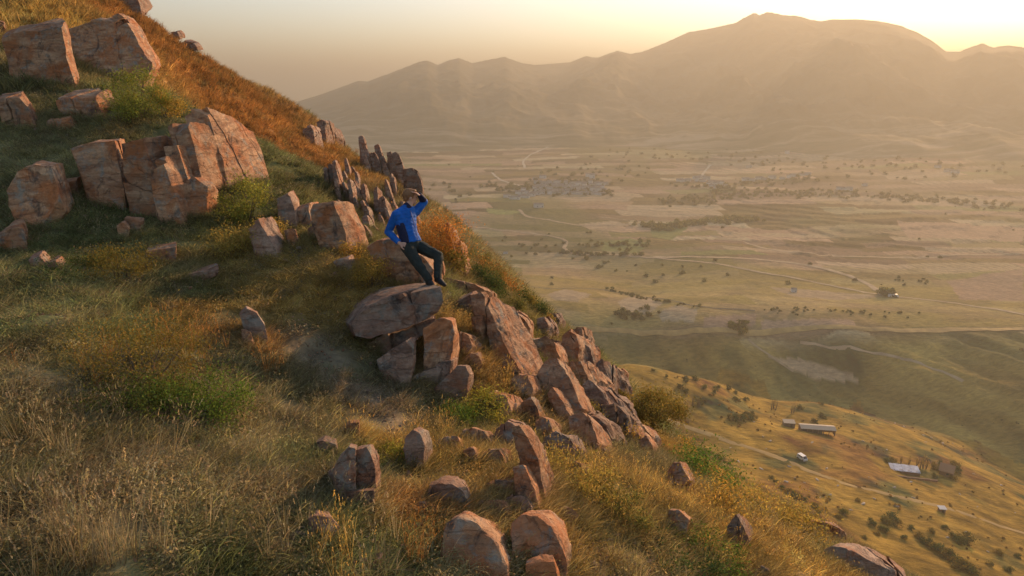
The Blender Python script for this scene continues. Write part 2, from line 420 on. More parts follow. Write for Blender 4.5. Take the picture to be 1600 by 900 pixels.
# ------------------------------------------------------------------ colour of the ground and grass (what grows where)
C_SHORT = np.array([0.37, 0.31, 0.16]); C_GREEN = np.array([0.20, 0.225, 0.09]); C_GOLD = np.array([0.54, 0.35, 0.10])
C_RUST = np.array([0.42, 0.20, 0.06]); C_STRAW = np.array([0.36, 0.29, 0.17]); C_SOIL = np.array([0.22, 0.18, 0.13])
blobs = [  # px, py, radius m, colour, weight
 (320,140,7,C_RUST,2.6),(270,90,7,C_RUST,2.6),(380,170,8,C_RUST,2.4),(120,10,6,C_RUST*0.7+C_GOLD*0.3,2.6),(30,25,5,C_GOLD,2),(200,25,6,C_RUST,2),
 (430,250,5.5,C_GREEN*0.75,2.6),(400,230,4,C_GREEN*0.8,2),(470,310,3.5,C_GREEN*0.9,2),(430,180,5,C_RUST,2),(530,240,3,C_GOLD*0.8,2),(600,350,1.5,C_RUST,2),
 (640,300,3,C_GOLD*0.6+C_GREEN*0.4,2),(580,320,3,C_GREEN*0.8+C_SOIL*0.2,2),
 (480,410,0.9,C_GOLD,2.6),(450,440,1.0,C_GOLD,2.4),(540,430,0.8,C_GOLD,2.6),(580,420,0.6,C_GOLD*1.05,2.6),(380,370,0.8,C_GOLD,2.2),(500,455,0.8,C_GOLD*0.85,2),
 (350,400,0.5,C_GOLD,1.6),(300,480,0.35,C_RUST,1.8),(430,540,0.28,C_RUST*1.1,2),(330,520,0.35,C_RUST,1.4),(190,200,0.6,C_RUST*1.1,2.2),
 (485,530,0.3,C_SOIL*1.1,4),(520,570,0.4,C_SOIL,5),(560,612,0.38,C_SOIL*1.05,5),(600,645,0.3,C_SOIL,4),(630,668,0.22,C_SOIL,4),
 (70,700,0.6,C_STRAW*0.8,1.2),(200,660,0.5,C_STRAW*0.7,1.2),(400,740,0.5,C_STRAW*0.7,1),(150,420,0.9,C_GREEN,1.3),(100,440,0.7,C_GREEN,1.2),
 (130,250,0.9,C_SHORT*1.0,1.4),(60,230,1.2,C_SHORT,1.2),(100,370,0.8,C_GREEN*1.1,1.3),(250,430,0.7,C_SHORT,1.2),
 (780,580,0.8,C_RUST*0.6+C_GOLD*0.4,2.4),(740,540,0.6,C_GOLD*0.9,2.2),(700,700,0.6,C_GOLD*0.85,2.2),(770,740,0.6,C_GOLD*0.8,2),(660,800,0.3,C_RUST,1.6),(620,690,0.3,C_GOLD,1.8),
 (860,740,0.7,C_SHORT,1.4),(930,740,0.8,C_GOLD,2),(960,800,0.7,C_GOLD,2.2),(1080,720,1.2,C_GOLD,2),(1150,760,2,C_GOLD*0.9,2.2),(1100,820,0.9,C_GOLD,2),(1210,850,1.2,C_GOLD*0.95,2.4),
 (1000,850,0.6,C_SHORT*0.85,2),(900,860,0.5,C_GOLD*0.8,1.5),(1030,640,2,C_GOLD*0.8,2),(990,770,0.7,C_GREEN,0.9),(1070,870,0.5,C_GREEN,1.2),
 (780,450,3,C_GREEN*0.6+C_RUST*0.4,2),(740,420,2,C_GREEN*0.5+C_GOLD*0.4,2),(860,560,1.2,C_GOLD*0.5+C_GREEN*0.5,1.8),(700,420,2,C_GOLD*0.7,1),
]
BL = []
for (px, py, rad, c, w) in blobs:
    p = hit(px, py)
    if p is not None: BL.append((p[0], p[1], rad, np.asarray(c), w))
def ground_col(x, y):
    x = np.asarray(x, float).ravel(); y = np.asarray(y, float).ravel()
    n1 = fbm2(x, y, 1.3, 4, 21)[:, None]; n2 = fbm2(x, y, 0.55, 3, 33)[:, None]; n3 = fbm2(x, y, 5.0, 3, 41)[:, None]
    base = C_SHORT[None] * (1 + 0 * n1)
    base = base + (C_GREEN - C_SHORT)[None] * sstep(0.02, 0.35, n1)
    base = base + (C_STRAW * 0.75 - C_SHORT)[None] * sstep(0.05, 0.4, -n1) * 0.7
    num = base * 0.55; den = np.full((len(x), 1), 0.55)
    wx = x + 0.35 * n2[:, 0] ; wy = y + 0.35 * n1[:, 0]
    for (bx, by, rad, c, w) in BL:
        g = (w * np.exp(-(((wx - bx) ** 2 + (wy - by) ** 2) / (rad * rad))))[:, None]
        num = num + c[None] * g; den = den + g
    col = num / den
    col = col * (1 + 0.75 * n2 + 0.3 * n3 + 0.55 * fbm2(x, y, 0.22, 2, 35)[:, None])
    col = col + (C_GREEN - col) * (0.45 * sstep(0.15, 0.45, fbm2(x, y, 0.8, 3, 55)))[:, None]
    return np.clip(col, 0.02, 0.6)

# ------------------------------------------------------------------ ground meshes
def polar_sheet(name, r, az, hf, mat, colf=None):
    A, R = np.meshgrid(az, r)
    X = R * np.sin(A); Y = R * np.cos(A)
    Z = hf(X, Y, A, R)
    n, m = R.shape
    V = np.stack([X.ravel(), Y.ravel(), Z.ravel()], 1)
    I = np.arange(n * m).reshape(n, m)
    Fq = np.stack([I[:-1, :-1], I[:-1, 1:], I[1:, 1:], I[1:, :-1]], -1).reshape(-1, 4)[:, ::-1]
    me = np_mesh(name, V, Fq, mat)
    if colf is not None:
        c = colf(X.ravel(), Y.ravel(), Z.ravel())
        a = me.color_attributes.new('col', 'FLOAT_COLOR', 'POINT')
        a.data.foreach_set('color', np.c_[c, np.ones(len(c))].astype(np.float32).ravel())
    o = link(bpy.data.objects.new(name, me)); o['kind'] = 'structure'
    return o
rad = np.r_[np.geomspace(1.2, 30, 300), np.geomspace(30.2, 235, 190)]
az = np.radians(np.linspace(-88, 100, 640))
def h1(X, Y, A, R):
    n = H_near(X, Y); v = H_val(X, Y)
    return np.where(n > v, n, v - 0.6 - 0.01 * R)
hillside = polar_sheet('hillside', rad, az, h1, M_HILL, lambda x, y, z: ground_col(x, y) * 0.85)

# valley colours ------------------------------------------------------------
V_GOLD = np.array([0.44, 0.27, 0.05]); V_DARK = np.array([0.33, 0.24, 0.065]); V_MID = np.array([0.21, 0.15, 0.055]); V_OLIVE = np.array([0.16, 0.17, 0.055])
V_PALE = np.array([0.46, 0.34, 0.2]); V_PINK = np.array([0.38, 0.25, 0.155])
def poly_world(pts):
    return np.array([hit(px, py, near=False)[:2] for px, py in pts])
def inside(x, y, poly):
    c = np.zeros(len(x), bool); n = len(poly); j = n - 1
    for i in range(n):
        xi, yi = poly[i]; xj, yj = poly[j]
        c ^= ((yi > y) != (yj > y)) & (x < (xj - xi) * (y - yi) / (yj - yi + 1e-12) + xi); j = i
    return c
patches = [([(855,460),(880,452),(925,460),(900,472),(868,470)], V_PALE*0.85),([(965,472),(1000,462),(1035,474),(1015,492),(975,485)], V_PALE*0.95),([(1030,487),(1058,477),(1090,485),(1085,503),(1035,501)], V_PALE*0.95),
 ([(1200,557),(1240,560),(1290,570),(1345,592),(1300,594),(1250,582)], V_PALE*0.9),([(1200,448),(1290,455),(1385,462),(1310,469),(1240,463)], V_PALE*0.8),([(945,378),(985,372),(1012,380),(1000,395),(940,392)], V_OLIVE*1.3),
 ([(1015,352),(1060,345),(1075,355),(1050,375),(1020,370)], V_OLIVE*1.3),([(760,325),(815,330),(800,336),(765,334)], V_OLIVE*1.6),([(1190,500),(1330,500),(1340,514),(1190,514)], V_PINK*1.1),([(1180,508),(1180,490),(1100,495),(1100,514)], V_PINK),
 ([(1400,345),(1600,355),(1600,380),(1420,372)], V_PINK*1.15),([(1480,440),(1600,420),(1600,470),(1500,468)], V_PINK*0.95),([(700,318),(760,315),(770,325),(700,328)], V_PINK*1.2),([(905,350),(960,345),(985,352),(920,358)], V_PALE)]
PW = [(poly_world(p), c) for p, c in patches]
gold_poly = poly_world([(900,600),(960,575),(1020,585),(1130,600),(1200,612),(1280,630),(1350,642),(1420,668),(1480,688),(1540,705),(1600,735),(1750,790)])
gold_poly = np.vstack([gold_poly + np.array([0, 8]), [(400, 0), (-50, -50), (-60, 200)]])
def valley_col(x, y, z):
    x = x.ravel(); y = y.ravel(); r = np.hypot(x, y)
    # strip fields: cells in stretched, warped coordinates
    wx = x + 40 * fbm2(x, y, 160, 3, 3); wy = y + 26 * fbm2(x, y, 130, 3, 9)
    sx = np.where(y < 700, 85, 120.0); sy = np.where(y < 700, 17, 26.0)
    j = np.floor(wy / sy); i = np.floor(wx / sx + hashf(j.astype(int) * 7 + 3) * 5)
    h = hashf((i * 131 + j * 57).astype(int))[:, None]; h2 = hashf((i * 71 + j * 29 + 900).astype(int))[:, None]
    c = V_MID + (V_PINK * 1.1 - V_MID) * sstep(0.25, 0.6, h) + (V_OLIVE - V_MID) * sstep(0.7, 0.95, h2)
    c = c * (0.4 + 0.95 * h2)
    c = np.where(h > 0.9, V_PALE * 0.95, c)
    bale = np.abs(wy / sy - j - 0.5)[:, None] * 2
    c = c * (1 - 0.35 * sstep(0.86, 1.0, bale))
    fur = np.sin((wy + 0.15 * wx) * 2 * math.pi / np.where(y < 700, 5.5, 9.0))[:, None]; c = c * (1 + 0.20 * fur * (h2 > 0.35))
    big = fbm2(x, y, 210, 4, 13)[:, None]
    c = c + (V_OLIVE * 0.9 - c) * 0.65 * sstep(0.0, 0.35, big) + (V_PALE - c) * 0.3 * sstep(0.1, 0.4, -big)
    # uncultivated lower slopes
    wild = (1 - sstep(405, 425, y))[:, None]
    wc = V_DARK * (1 + 0.9 * fbm2(x + 0.5 * y, y * 0.4, 24, 4, 2)[:, None]) + (V_OLIVE * 0.7 - V_DARK) * sstep(0, 0.35, fbm2(x, y, 60, 3, 77)[:, None])
    c = c + (wc - c) * wild
    mid = (sstep(422, 430, y) * (1 - sstep(540, 600, y + 20 * fbm2(x, y, 60, 2, 3))))[:, None]
    c = c + (V_DARK * 1.25 + (V_MID - V_DARK) * sstep(-0.1, 0.3, fbm2(x, y * 2.5, 55, 4, 6)[:, None]) - c) * mid * 0.6
    ins = inside(x + 3 * fbm2(x, y, 12, 3, 1), y + 5 * fbm2(x, y, 14, 3, 4), gold_poly)[:, None]
    n = fbm2(x, y, 18, 5, 17)[:, None]; n2 = fbm2(x - y * 0.3, y * 2.2 + x, 9, 4, 19)[:, None]
    gc = V_GOLD * (0.72 + 0.5 * n + 0.55 * n2) + (C_RUST * 0.75 - V_GOLD) * 0.6 * sstep(0.05, 0.35, -fbm2(x, y, 30, 4, 63))[:, None] + (V_OLIVE - V_GOLD) * 0.55 * sstep(0.05, 0.35, fbm2(x, y, 22, 4, 88))[:, None]
    c = np.where(ins, gc, c)
    for (pw, pc) in PW:
        k = inside(x + 2 * n[:, 0], y + 2 * n2[:, 0], pw)[:, None]
        c = np.where(k, pc * (1 + 0.25 * n2), c)
    return np.clip(c, 0.015, 0.6)
def valley_material():
    m, nt, nd, lk, bs = new_mat('valley_ground')
    g = nd.new('ShaderNodeNewGeometry'); P = g.outputs['Position']
    a = nd.new('ShaderNodeAttribute'); a.attribute_name = 'col'
    n1 = noise_node(nd, 0.35, 8, 0.7, 0.2); lk.new(mapping(nd, lk, P, (0.6, 1.6, 1)), n1.inputs['Vector'])
    r1 = ramp(nd, [(0.32, (0.6, 0.62, 0.6)), (0.5, (0.95, 0.95, 0.95)), (0.68, (1.35, 1.3, 1.2))]); lk.new(n1.outputs[0], r1.inputs[0])
    c = mix(nd, lk, a.outputs['Color'], r1.outputs[0], 1.0, 'MULTIPLY')
    lk.new(c, bs.inputs['Base Color']); bs.inputs['Roughness'].default_value = 0.95; bs.inputs['Specular IOR Level'].default_value = 0.05
    b = nd.new('ShaderNodeBump'); b.inputs['Strength'].default_value = 0.7; b.inputs['Distance'].default_value = 1.2
    lk.new(n1.outputs[0], b.inputs['Height']); lk.new(b.outputs[0], bs.inputs['Normal'])
    return m
M_VAL = valley_material()
rv = np.r_[np.linspace(8, 100, 12), np.geomspace(104, 560, 330), np.geomspace(562, 1700, 230), np.geomspace(1730, 25000, 40)]
azv = np.radians(np.r_[np.linspace(-100, -16, 60), np.linspace(-15.8, 48, 620), np.linspace(48.6, 110, 50)])
valley = polar_sheet('valley_floor', rv, azv, lambda X, Y, A, R: H_val(X, Y) - np.where(R > 2300, 120.0, 0.0), M_VAL, valley_col)
def mtn_mat():
    m, nt, nd, lk, bs = new_mat('mountain_slope')
    g = nd.new('ShaderNodeNewGeometry'); P = g.outputs['Position']
    n1 = noise_node(nd, 0.006, 8, 0.6, 0.4); lk.new(P, n1.inputs['Vector'])
    r1 = ramp(nd, [(0.35, (0.06, 0.062, 0.035)), (0.55, (0.13, 0.11, 0.065)), (0.7, (0.22, 0.17, 0.10))]); lk.new(n1.outputs[0], r1.inputs[0])
    n2 = noise_node(nd, 0.02, 6, 0.65, 0.6); lk.new(mapping(nd, lk, P, (0.25, 1.6, 1.6)), n2.inputs['Vector'])
    r2 = ramp(nd, [(0.38, (0.15, 0.13, 0.06)), (0.52, (0.26, 0.19, 0.10)), (0.62, (0.42, 0.31, 0.19))]); lk.new(n2.outputs[0], r2.inputs[0])
    sp = nd.new('ShaderNodeSeparateXYZ'); lk.new(P, sp.inputs[0])
    h = nd.new('ShaderNodeMapRange'); h.inputs['From Min'].default_value = CAM_Z - 95; h.inputs['From Max'].default_value = CAM_Z - 25; lk.new(sp.outputs['Z'], h.inputs['Value'])
    c = mix(nd, lk, r2.outputs[0], r1.outputs[0], h.outputs[0])
    lk.new(c, bs.inputs['Base Color']); bs.inputs['Roughness'].default_value = 0.95; bs.inputs['Specular IOR Level'].default_value = 0.05
    return m
rm = np.r_[np.linspace(1280, 3300, 245), np.linspace(3320, 3900, 12)]
azm = np.radians(np.linspace(-40, 80, 900))
mountain = polar_sheet('mountain_range', rm, azm, lambda X, Y, A, R: H_mtn(A, R), mtn_mat())

# ------------------------------------------------------------------ haze
def haze_box():
    x0, x1, y0, y1, z0, z1 = -25500, 25500, -25500, 25500, -60.0, CAM_Z + 320
    v = [(x, y, z) for z in (z0, z1) for x, y in ((x0, y0), (x1, y0), (x1, y1), (x0, y1))]
    f = [(3, 2, 1, 0), (4, 5, 6, 7), (0, 1, 5, 4), (1, 2, 6, 5), (2, 3, 7, 6), (3, 0, 4, 7)]
    m = bpy.data.materials.new('haze_air'); m.use_nodes = True; nt = m.node_tree; nt.nodes.clear()
    o = nt.nodes.new('ShaderNodeOutputMaterial'); p = nt.nodes.new('ShaderNodeVolumePrincipled')
    p.inputs['Color'].default_value = (0.45, 0.43, 0.365, 1); p.inputs['Density'].default_value = HAZE_DENSITY
    p.inputs['Anisotropy'].default_value = 0.38
    nt.links.new(p.outputs[0], o.inputs['Volume'])
    ob = mesh_obj('haze', v, f, m); ob['kind'] = 'stuff'
    return ob
haze_box()
# ------------------------------------------------------------------ rocks
def evaluated(me, mods):
    """run modifiers over a mesh in a scratch object, give back the finished mesh"""
    o = bpy.data.objects.new('scratch', me); COL.objects.link(o)
    for t, kw in mods:
        md = o.modifiers.new(t, t)
        for k, v in kw.items(): setattr(md, k, v)
    dg = bpy.context.evaluated_depsgraph_get(); dg.update()
    out = bpy.data.meshes.new_from_object(o.evaluated_get(dg))
    COL.objects.unlink(o); bpy.data.objects.remove(o)
    return out

def hull_bm(pts, bm=None):
    b = bmesh.new()
    for p in pts: b.verts.new(p)
    r = bmesh.ops.convex_hull(b, input=b.verts)
    junk = [g for g in r['geom_interior'] + r['geom_unused'] if isinstance(g, bmesh.types.BMVert)]
    if junk: bmesh.ops.delete(b, geom=list(set(junk)), context='VERTS')
    return b

BED = np.array([-0.34, -0.20, 0.92]); BED /= np.linalg.norm(BED)
J1 = np.cross(BED, [0.25, 1, 0.1]); J1 /= np.linalg.norm(J1)
J2 = np.cross(BED, J1)

def rock_mesh(name, groups, size, rough=1.0, mat=None, blocky=1.0, seed=0, spacing=0.22, facets=0, bed=0.45):
    """groups: list of point lists (world); each becomes a solid that is broken along beds and joints into blocks,
    the blocks shifted a little and chipped at their corners, so that faces stay flat and edges sharp"""
    rg = np.random.default_rng(seed * 31 + 7)
    allp = np.vstack(groups); ext = np.ptp(allp, axis=0); L = float(np.sort(ext)[1])
    out = bmesh.new()
    def jit(n, a):
        n = n + rg.normal(0, a, 3); return n / np.linalg.norm(n)
    for pts in groups:
        pieces = [hull_bm(pts)]
        cen = np.array(pts).mean(0)
        for fam, sp, pr in ((J1, spacing * 1.9, .95), (BED, spacing * 1.8, bed), (J2, spacing * 2.6, .7)):
            proj = np.array(pts) @ fam; lo, hi = proj.min(), proj.max(); step = max(sp * (0.5 + 0.5 * L), 0.05)
            cuts = []; t = lo + step * rg.uniform(.5, 1.0)
            while t < hi - step * .25: cuts.append(t); t += step * rg.uniform(.55, 1.5)
            for c in cuts:
                nxt = []
                nn = jit(fam, .05)
                for p in pieces:
                    if rg.random() > pr * blocky + (0.0 if blocky >= 1 else 0.0) or len(pieces) > 90: nxt.append(p); continue
                    co = cen + nn * (c - cen @ fam)
                    for inner in (True, False):
                        q = p.copy()
                        r = bmesh.ops.bisect_plane(q, geom=list(q.verts) + list(q.edges) + list(q.faces), plane_co=co, plane_no=nn, clear_inner=inner, clear_outer=not inner)
                        if len(q.verts) < 4: q.free(); continue
                        ed = [e for e in q.edges if e.is_boundary]
                        if ed: bmesh.ops.holes_fill(q, edges=ed, sides=0)
                        nxt.append(q)
                    p.free()
                pieces = nxt
        for p in pieces:
            P = np.array([v.co[:] for v in p.verts])
            if len(P) < 4 or np.ptp(P, axis=0).max() < 0.012: p.free(); continue
            pc = P.mean(0); pl = float(np.sort(np.ptp(P, axis=0))[1])
            for k in range(int(rg.integers(1, 4))):                # chipped corners
                v = P[rg.integers(0, len(P))]; nn = v - pc; nl = np.linalg.norm(nn)
                if nl < 1e-4: continue
                nn = jit(nn / nl, .35); h = float((P @ nn).max() - pc @ nn)
                co = pc + nn * h * rg.uniform(.80, .97)
                bmesh.ops.bisect_plane(p, geom=list(p.verts) + list(p.edges) + list(p.faces), plane_co=co, plane_no=nn, clear_outer=True)
                ed = [e for e in p.edges if e.is_boundary]
                if ed: bmesh.ops.holes_fill(p, edges=ed, sides=0)
            if len(p.verts) < 4: p.free(); continue
            out_d = pc - cen; out_d = out_d / (np.linalg.norm(out_d) + 1e-6)
            sh = (out_d * rg.normal(0, .02) + rg.normal(0, .008, 3)) * L * min(1, rough)
            k_ = 1 - rg.uniform(.002, .022)
            for v in p.verts: v.co = Vector(pc + (np.array(v.co[:]) - pc) * k_ + sh)
            bmesh.ops.bevel(p, geom=list(p.edges), offset=pl * 0.025 * rg.uniform(.5, 1.6), segments=1, affect='EDGES', clamp_overlap=True)
            bmesh.ops.triangulate(p, faces=list(p.faces))
            for it in range(4):
                lim = max(size * 2.6, 0.02)
                ed = [e for e in p.edges if e.calc_length() > lim * 1.5]
                if not ed or len(p.faces) > 2600: break
                bmesh.ops.subdivide_edges(p, edges=ed, cuts=1); bmesh.ops.triangulate(p, faces=[f for f in p.faces if len(f.verts) > 3])
            p.normal_update()
            m0 = bpy.data.meshes.new('h'); p.to_mesh(m0); p.free(); out.from_mesh(m0); bpy.data.meshes.remove(m0)
    bmesh.ops.recalc_face_normals(out, faces=list(out.faces))
    me = bpy.data.meshes.new(name); out.to_mesh(me); out.free()
    n = len(me.vertices)
    V = np.empty(n * 3, np.float32); me.vertices.foreach_get('co', V); V = V.reshape(-1, 3).astype(float)
    # one displacement field for all blocks: broad warp, then a finer broken surface with small bedding steps
    D3 = np.stack([fbm(V / (0.5 * L) + k * 9 + seed, 2) for k in range(3)], 1)
    a = (V @ BED) / (0.05 + 0.05 * L) + 0.8 * pnoise(V / (0.3 * L) + 3)
    st = hashf(np.floor(a) * 13 + seed) - 0.5
    D4 = np.stack([fbm(V / (0.11 * L) + 40 + k * 9 + seed, 3) for k in range(3)], 1)
    V = V + D3 * 0.045 * L * rough + D4 * 0.024 * L * rough + (J1[None] * 0.6 - J2[None] * 0.8) * (st * 0.016 * L)[:, None]
    me.vertices.foreach_set('co', V.astype(np.float32).ravel())
    me.polygons.foreach_set('use_smooth', np.ones(len(me.polygons), bool))
    me.update()
    me.set_sharp_from_angle(angle=math.radians(22))
    me.materials.clear(); me.materials.append(mat or M_ROCK)
    return me

def place_poly(pts, base, lean=(0, -1, 0.25), sink=0.0):
    """pixels onto the plane through the base point; the plane's normal says how the face leans"""
    nrm = np.array(lean, float)
    out = []
    o = np.array([0, 0, CAM_Z])
    for p in pts:
        r = ray(p[0], p[1]); t = ((base - o) @ nrm) / (r @ nrm); out.append(o + r * t)
    return np.array(out)

def hit_near(px, py):
    for k in range(40):
        g = hit(px, py + 2 * k, rmax=100)
        if g is not None and H_val(g[0], g[1]) < g[2] - 1: return g
    return hit(px, py)

ROCKS = []
def rock(label,  polys, base, ext=(0.3, 0.8, 0.1), lean=(0, -1, 0.25), mat=None, cat='rock', name='rock', group=None, rough=1.0, blocky=1.0, off=0.0, parent=None, sink=0.12, spacing=0.22, shrink=0.88, facets=6):
    """polys: outlines of the face turned to the viewpoint; ext: how far and which way the block runs back; base: pixel where it meets the ground"""
    g = hit_near(*base)
    g = g + (ray(*base) * off)
    d = np.linalg.norm(g - np.array([0, 0, CAM_Z]))
    groups = []
    for q in polys:
        e = ext; ln = lean
        if isinstance(q, dict): e = q.get('ext', ext); ln = q.get('lean', lean); dd = q.get('off', 0); q = q['p']
        else: dd = 0
        f = place_poly(q, g + ray(*base) * dd, ln)
        c = f.mean(0); e = np.array(e, float)
        top = min(q, key=lambda t: t[1]); rt = ray(float(np.mean([t[0] for t in q])), top[1])
        e = np.array([e[0] + e[1] * rt[0] / rt[1], e[1], e[2] + e[1] * rt[2] / rt[1]])   # the top falls away with the slope it stands in
        low = f[f[:, 2] < c[2]] - np.array([0, 0, sink * 2])
        bk = c + (f - c) * shrink + e
        mid = c + (f - c) * 1.02 + e * 0.5
        lowb = low + e
        groups.append(np.vstack([f, bk, mid, low, lowb]))
    ex_ = np.ptp(np.vstack(groups), axis=0); size = float(np.clip(min(d * 0.0024, float(np.sort(ex_)[1]) / 34), 0.008, 0.2))
    seed = len(ROCKS) * 7 + 3
    me = rock_mesh(name, groups, size, rough, mat, blocky, seed, spacing, 0, 0.12 if name == 'slab' else 0.45)
    V = np.empty(len(me.vertices) * 3, np.float32); me.vertices.foreach_get('co', V); V = V.reshape(-1, 3)
    cen = V.mean(0); cen[2] = V[:, 2].min()
    me.vertices.foreach_set('co', (V - cen).ravel()); me.update()
    ob = bpy.data.objects.new(name, me); ob.location = cen
    link(ob)
    if parent is not None:
        ob.parent = parent; ob.location = Vector(cen) - Vector(parent.location)
        if label: ob['label'] = label
    else:
        setp(ob, label, cat, group)
    ROCKS.append(ob); return ob

R = rock
# --- upper left blocks
R('broad pale brown block in the upper left corner, left of the dark cracked one', [[(4,64),(28,54),(97,43),(106,78),(120,132),(40,138),(14,105)]], (70,132), (0.2,1.3,0.25), spacing=0.34)
R('dark cracked block in the upper left with a sunlit right edge', [[(99,44),(140,34),(187,24),(202,42),(234,98),(216,128),(128,132),(112,88)]], (170,130), (0.55,1.3,0.0), spacing=0.26)
R('flat topped brown boulder standing alone below the two upper left blocks', [[(87,156),(118,154),(149,150),(166,190),(126,189),(98,178)]], (130,188), (0.42,0.8,0.22), spacing=0.4)
R('small leaning stone cut by the left edge beside the flat topped boulder', [[(-6,158),(30,152),(42,168),(54,196),(28,203),(4,192)]], (30,200), (0.15,0.7,0.15), spacing=0.4)
R('low reddish stone in the grass under the flat topped boulder', [[(72,192),(108,184),(122,202),(90,206),(74,202)]], (98,204), (0.1,0.5,0.1), spacing=0.4)
R('dark boulder on the skyline at the very top left', [[(150,-14),(196,-16),(212,-4),(220,22),(200,21),(165,4)]], (200,20), (0.8,2.5,0.6), spacing=0.5, mat=M_ROCKG)
R('thin dark slab at the left edge on the orange slope top', [[(-4,36),(4,38),(13,55),(4,58),(-6,54)]], (4,56), (0.1,0.8,0.1))
R('pair of small dark ledges sticking out of the orange skyline', [[(288,64),(303,68),(308,74),(296,76),(284,70)],[(268,50),(276,49),(280,56),(270,56)]], (296,76), (0.4,0.9,0.1), sink=0.1, mat=M_ROCKG)
# --- big outcrop, left
oc = [
 ('leftmost block', [[(107,234),(140,226),(181,221),(186,250),(192,282),(203,322),(160,326),(136,314),(122,272)]], (165,322), (0.25,1.2,0.12), 0.3, 0.0),
 ('', [[(184,222),(222,214),(229,250),(244,300),(256,345),(226,342),(205,332),(192,285)]], (225,340), (0.85,1.35,0.05), 0.24, 0.02),
 ('', [[(231,250),(250,243),(262,268),(288,345),(290,352),(250,352),(238,310)]], (265,352), (0.38,0.5,-0.05), 0.3, -0.02),
 ('', [[(252,228),(276,226),(286,262),(296,292),(276,292),(262,256)]], (268,340), (0.34,0.6,-0.05), 0.2, 0.03),
 ('', [[(262,200),(270,192),(292,190),(298,222),(318,282),(296,298),(282,270),(270,225)]], (285,330), (0.62,0.9,-0.1), 0.2, 0.055),
 ('', [[(282,180),(300,170),(318,164),(334,200),(352,258),(360,292),(330,294),(316,262),(296,215)]], (330,300), (0.95,1.1,-0.45), 0.17, 0.075),
 ('', [[(284,288),(300,276),(318,276),(326,292),(322,318),(306,340),(290,342),(282,312)]], (300,342), (0.22,0.4,-0.05), 0.4, -0.01),
 ('', [[(322,276),(340,264),(352,285),(356,296),(334,300)]], (340,300), (0.3,0.4,-0.1), 0.3, 0.02),
]
root = empty('rock_outcrop', hit_near(240, 345))
setp(root, 'large jointed outcrop of upright red brown slabs with sunlit right faces', 'rock outcrop')
for (lb, polys, base, e, sp, off) in oc:
    cx_ = np.mean([p_[0] for p_ in polys[0]]); polys = [[(cx_ + (p_[0] - cx_) * 0.94, p_[1]) for p_ in polys[0]]]
    R(None, polys, base, e, spacing=sp, off=off, name='slab', parent=root, mat=M_ROCK, rough=0.7, facets=6)
R('tall red block left of the big outcrop with a pale top', [[(8,298),(26,268),(52,258),(79,260),(93,314),(80,332),(47,362),(24,338)]], (45,358), spacing=0.4)
R('small dark stone between the tall red block and the big outcrop', [[(100,284),(119,282),(124,302),(104,308)]], (112,308), (0.1,0.4,0.1), spacing=0.4)
R('brown stone at the left edge below the tall red block', [[(-6,368),(16,356),(32,354),(40,380),(20,394),(-4,392)]], (15,393), (0.1,0.5,0.15), spacing=0.4)
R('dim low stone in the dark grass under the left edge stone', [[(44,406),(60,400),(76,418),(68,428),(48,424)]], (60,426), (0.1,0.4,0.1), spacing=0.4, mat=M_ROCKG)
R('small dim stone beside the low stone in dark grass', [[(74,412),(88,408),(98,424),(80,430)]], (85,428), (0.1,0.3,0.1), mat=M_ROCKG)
R('rounded small stone leaning on another below the big outcrop', [[(182,354),(192,346),(202,358),(196,374),(184,372)]], (190,374), (0.05,0.25,0.05), spacing=0.5)
R('flat tilted small stone just behind the rounded one below the big outcrop', [[(194,340),(221,342),(219,360),(204,368),(198,354)]], (206,368), (0.08,0.25,0.05), off=0.01, spacing=0.5)
R('low rust red slab lying in shaded grass below the outcrop', [[(228,394),(250,396),(275,386),(271,404),(252,411),(234,408)]], (252,410), (0.05,0.5,0.12), spacing=0.4)
R('flat pale slab sunk in dry grass beside the path of golden grass', [[(276,438),(296,430),(322,424),(342,420),(340,430),(300,440)]], (305,440), (0.0,0.5,0.1), sink=0.05, mat=M_ROCKG)
# --- middle blocks
R('grey leaning slab right of the yellow green bush', [[(387,356),(405,342),(418,362),(440,402),(414,408),(396,388)]], (420,405), (0.2,0.5,0.1), mat=M_ROCKG)
R('rugged upright stone right of the bush, above the leaning slab', [[(432,312),(448,301),(458,318),(464,352),(446,358),(436,334)]], (450,357), (0.15,0.6,0.1), mat=M_ROCKG)
root = empty('block_outcrop', hit_near(515, 395)); setp(root, 'pale split block outcrop with a bright sunlit right edge, behind the golden grass', 'rock outcrop')
R(None, [[(463,324),(482,320),(488,352),(468,354)]], (476,356), (0.2,0.7,0.08), parent=root, name='slab', spacing=0.4)
R(None, [[(482,320),(519,317),(538,360),(546,392),(520,392),(500,376),(486,352)]], (515,392), (0.38,0.8,0.02), parent=root, name='slab', off=0.0, spacing=0.5)
R('small golden pointed stone in front of the split block outcrop', [[(443,360),(453,356),(463,386),(456,388)]], (455,388), (0.1,0.2,0.0))
R('pointed stub of stone between the bush and the split block outcrop', [[(480,356),(488,352),(494,370),(484,374)]], (487,374), (0.06,0.2,0.0))
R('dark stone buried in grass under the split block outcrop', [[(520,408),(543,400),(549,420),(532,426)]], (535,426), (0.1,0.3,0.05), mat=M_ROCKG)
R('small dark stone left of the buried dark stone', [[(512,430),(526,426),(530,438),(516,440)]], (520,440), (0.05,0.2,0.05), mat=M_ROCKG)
SEAT = R('broad layered boulder the man in blue sits against', [[(572,388),(588,377),(613,373),(634,386),(652,396),(664,402),(676,420),(674,440),(648,446),(626,442),(602,416),(585,402)]], (640,446), (0.25,0.9,0.1), spacing=0.16, off=-0.2)
R('stubby sunlit stone in the grass left of the slab under his feet', [[(617,429),(625,425),(631,434),(635,449),(622,450)]], (628,450), (0.06,0.15,0.0))
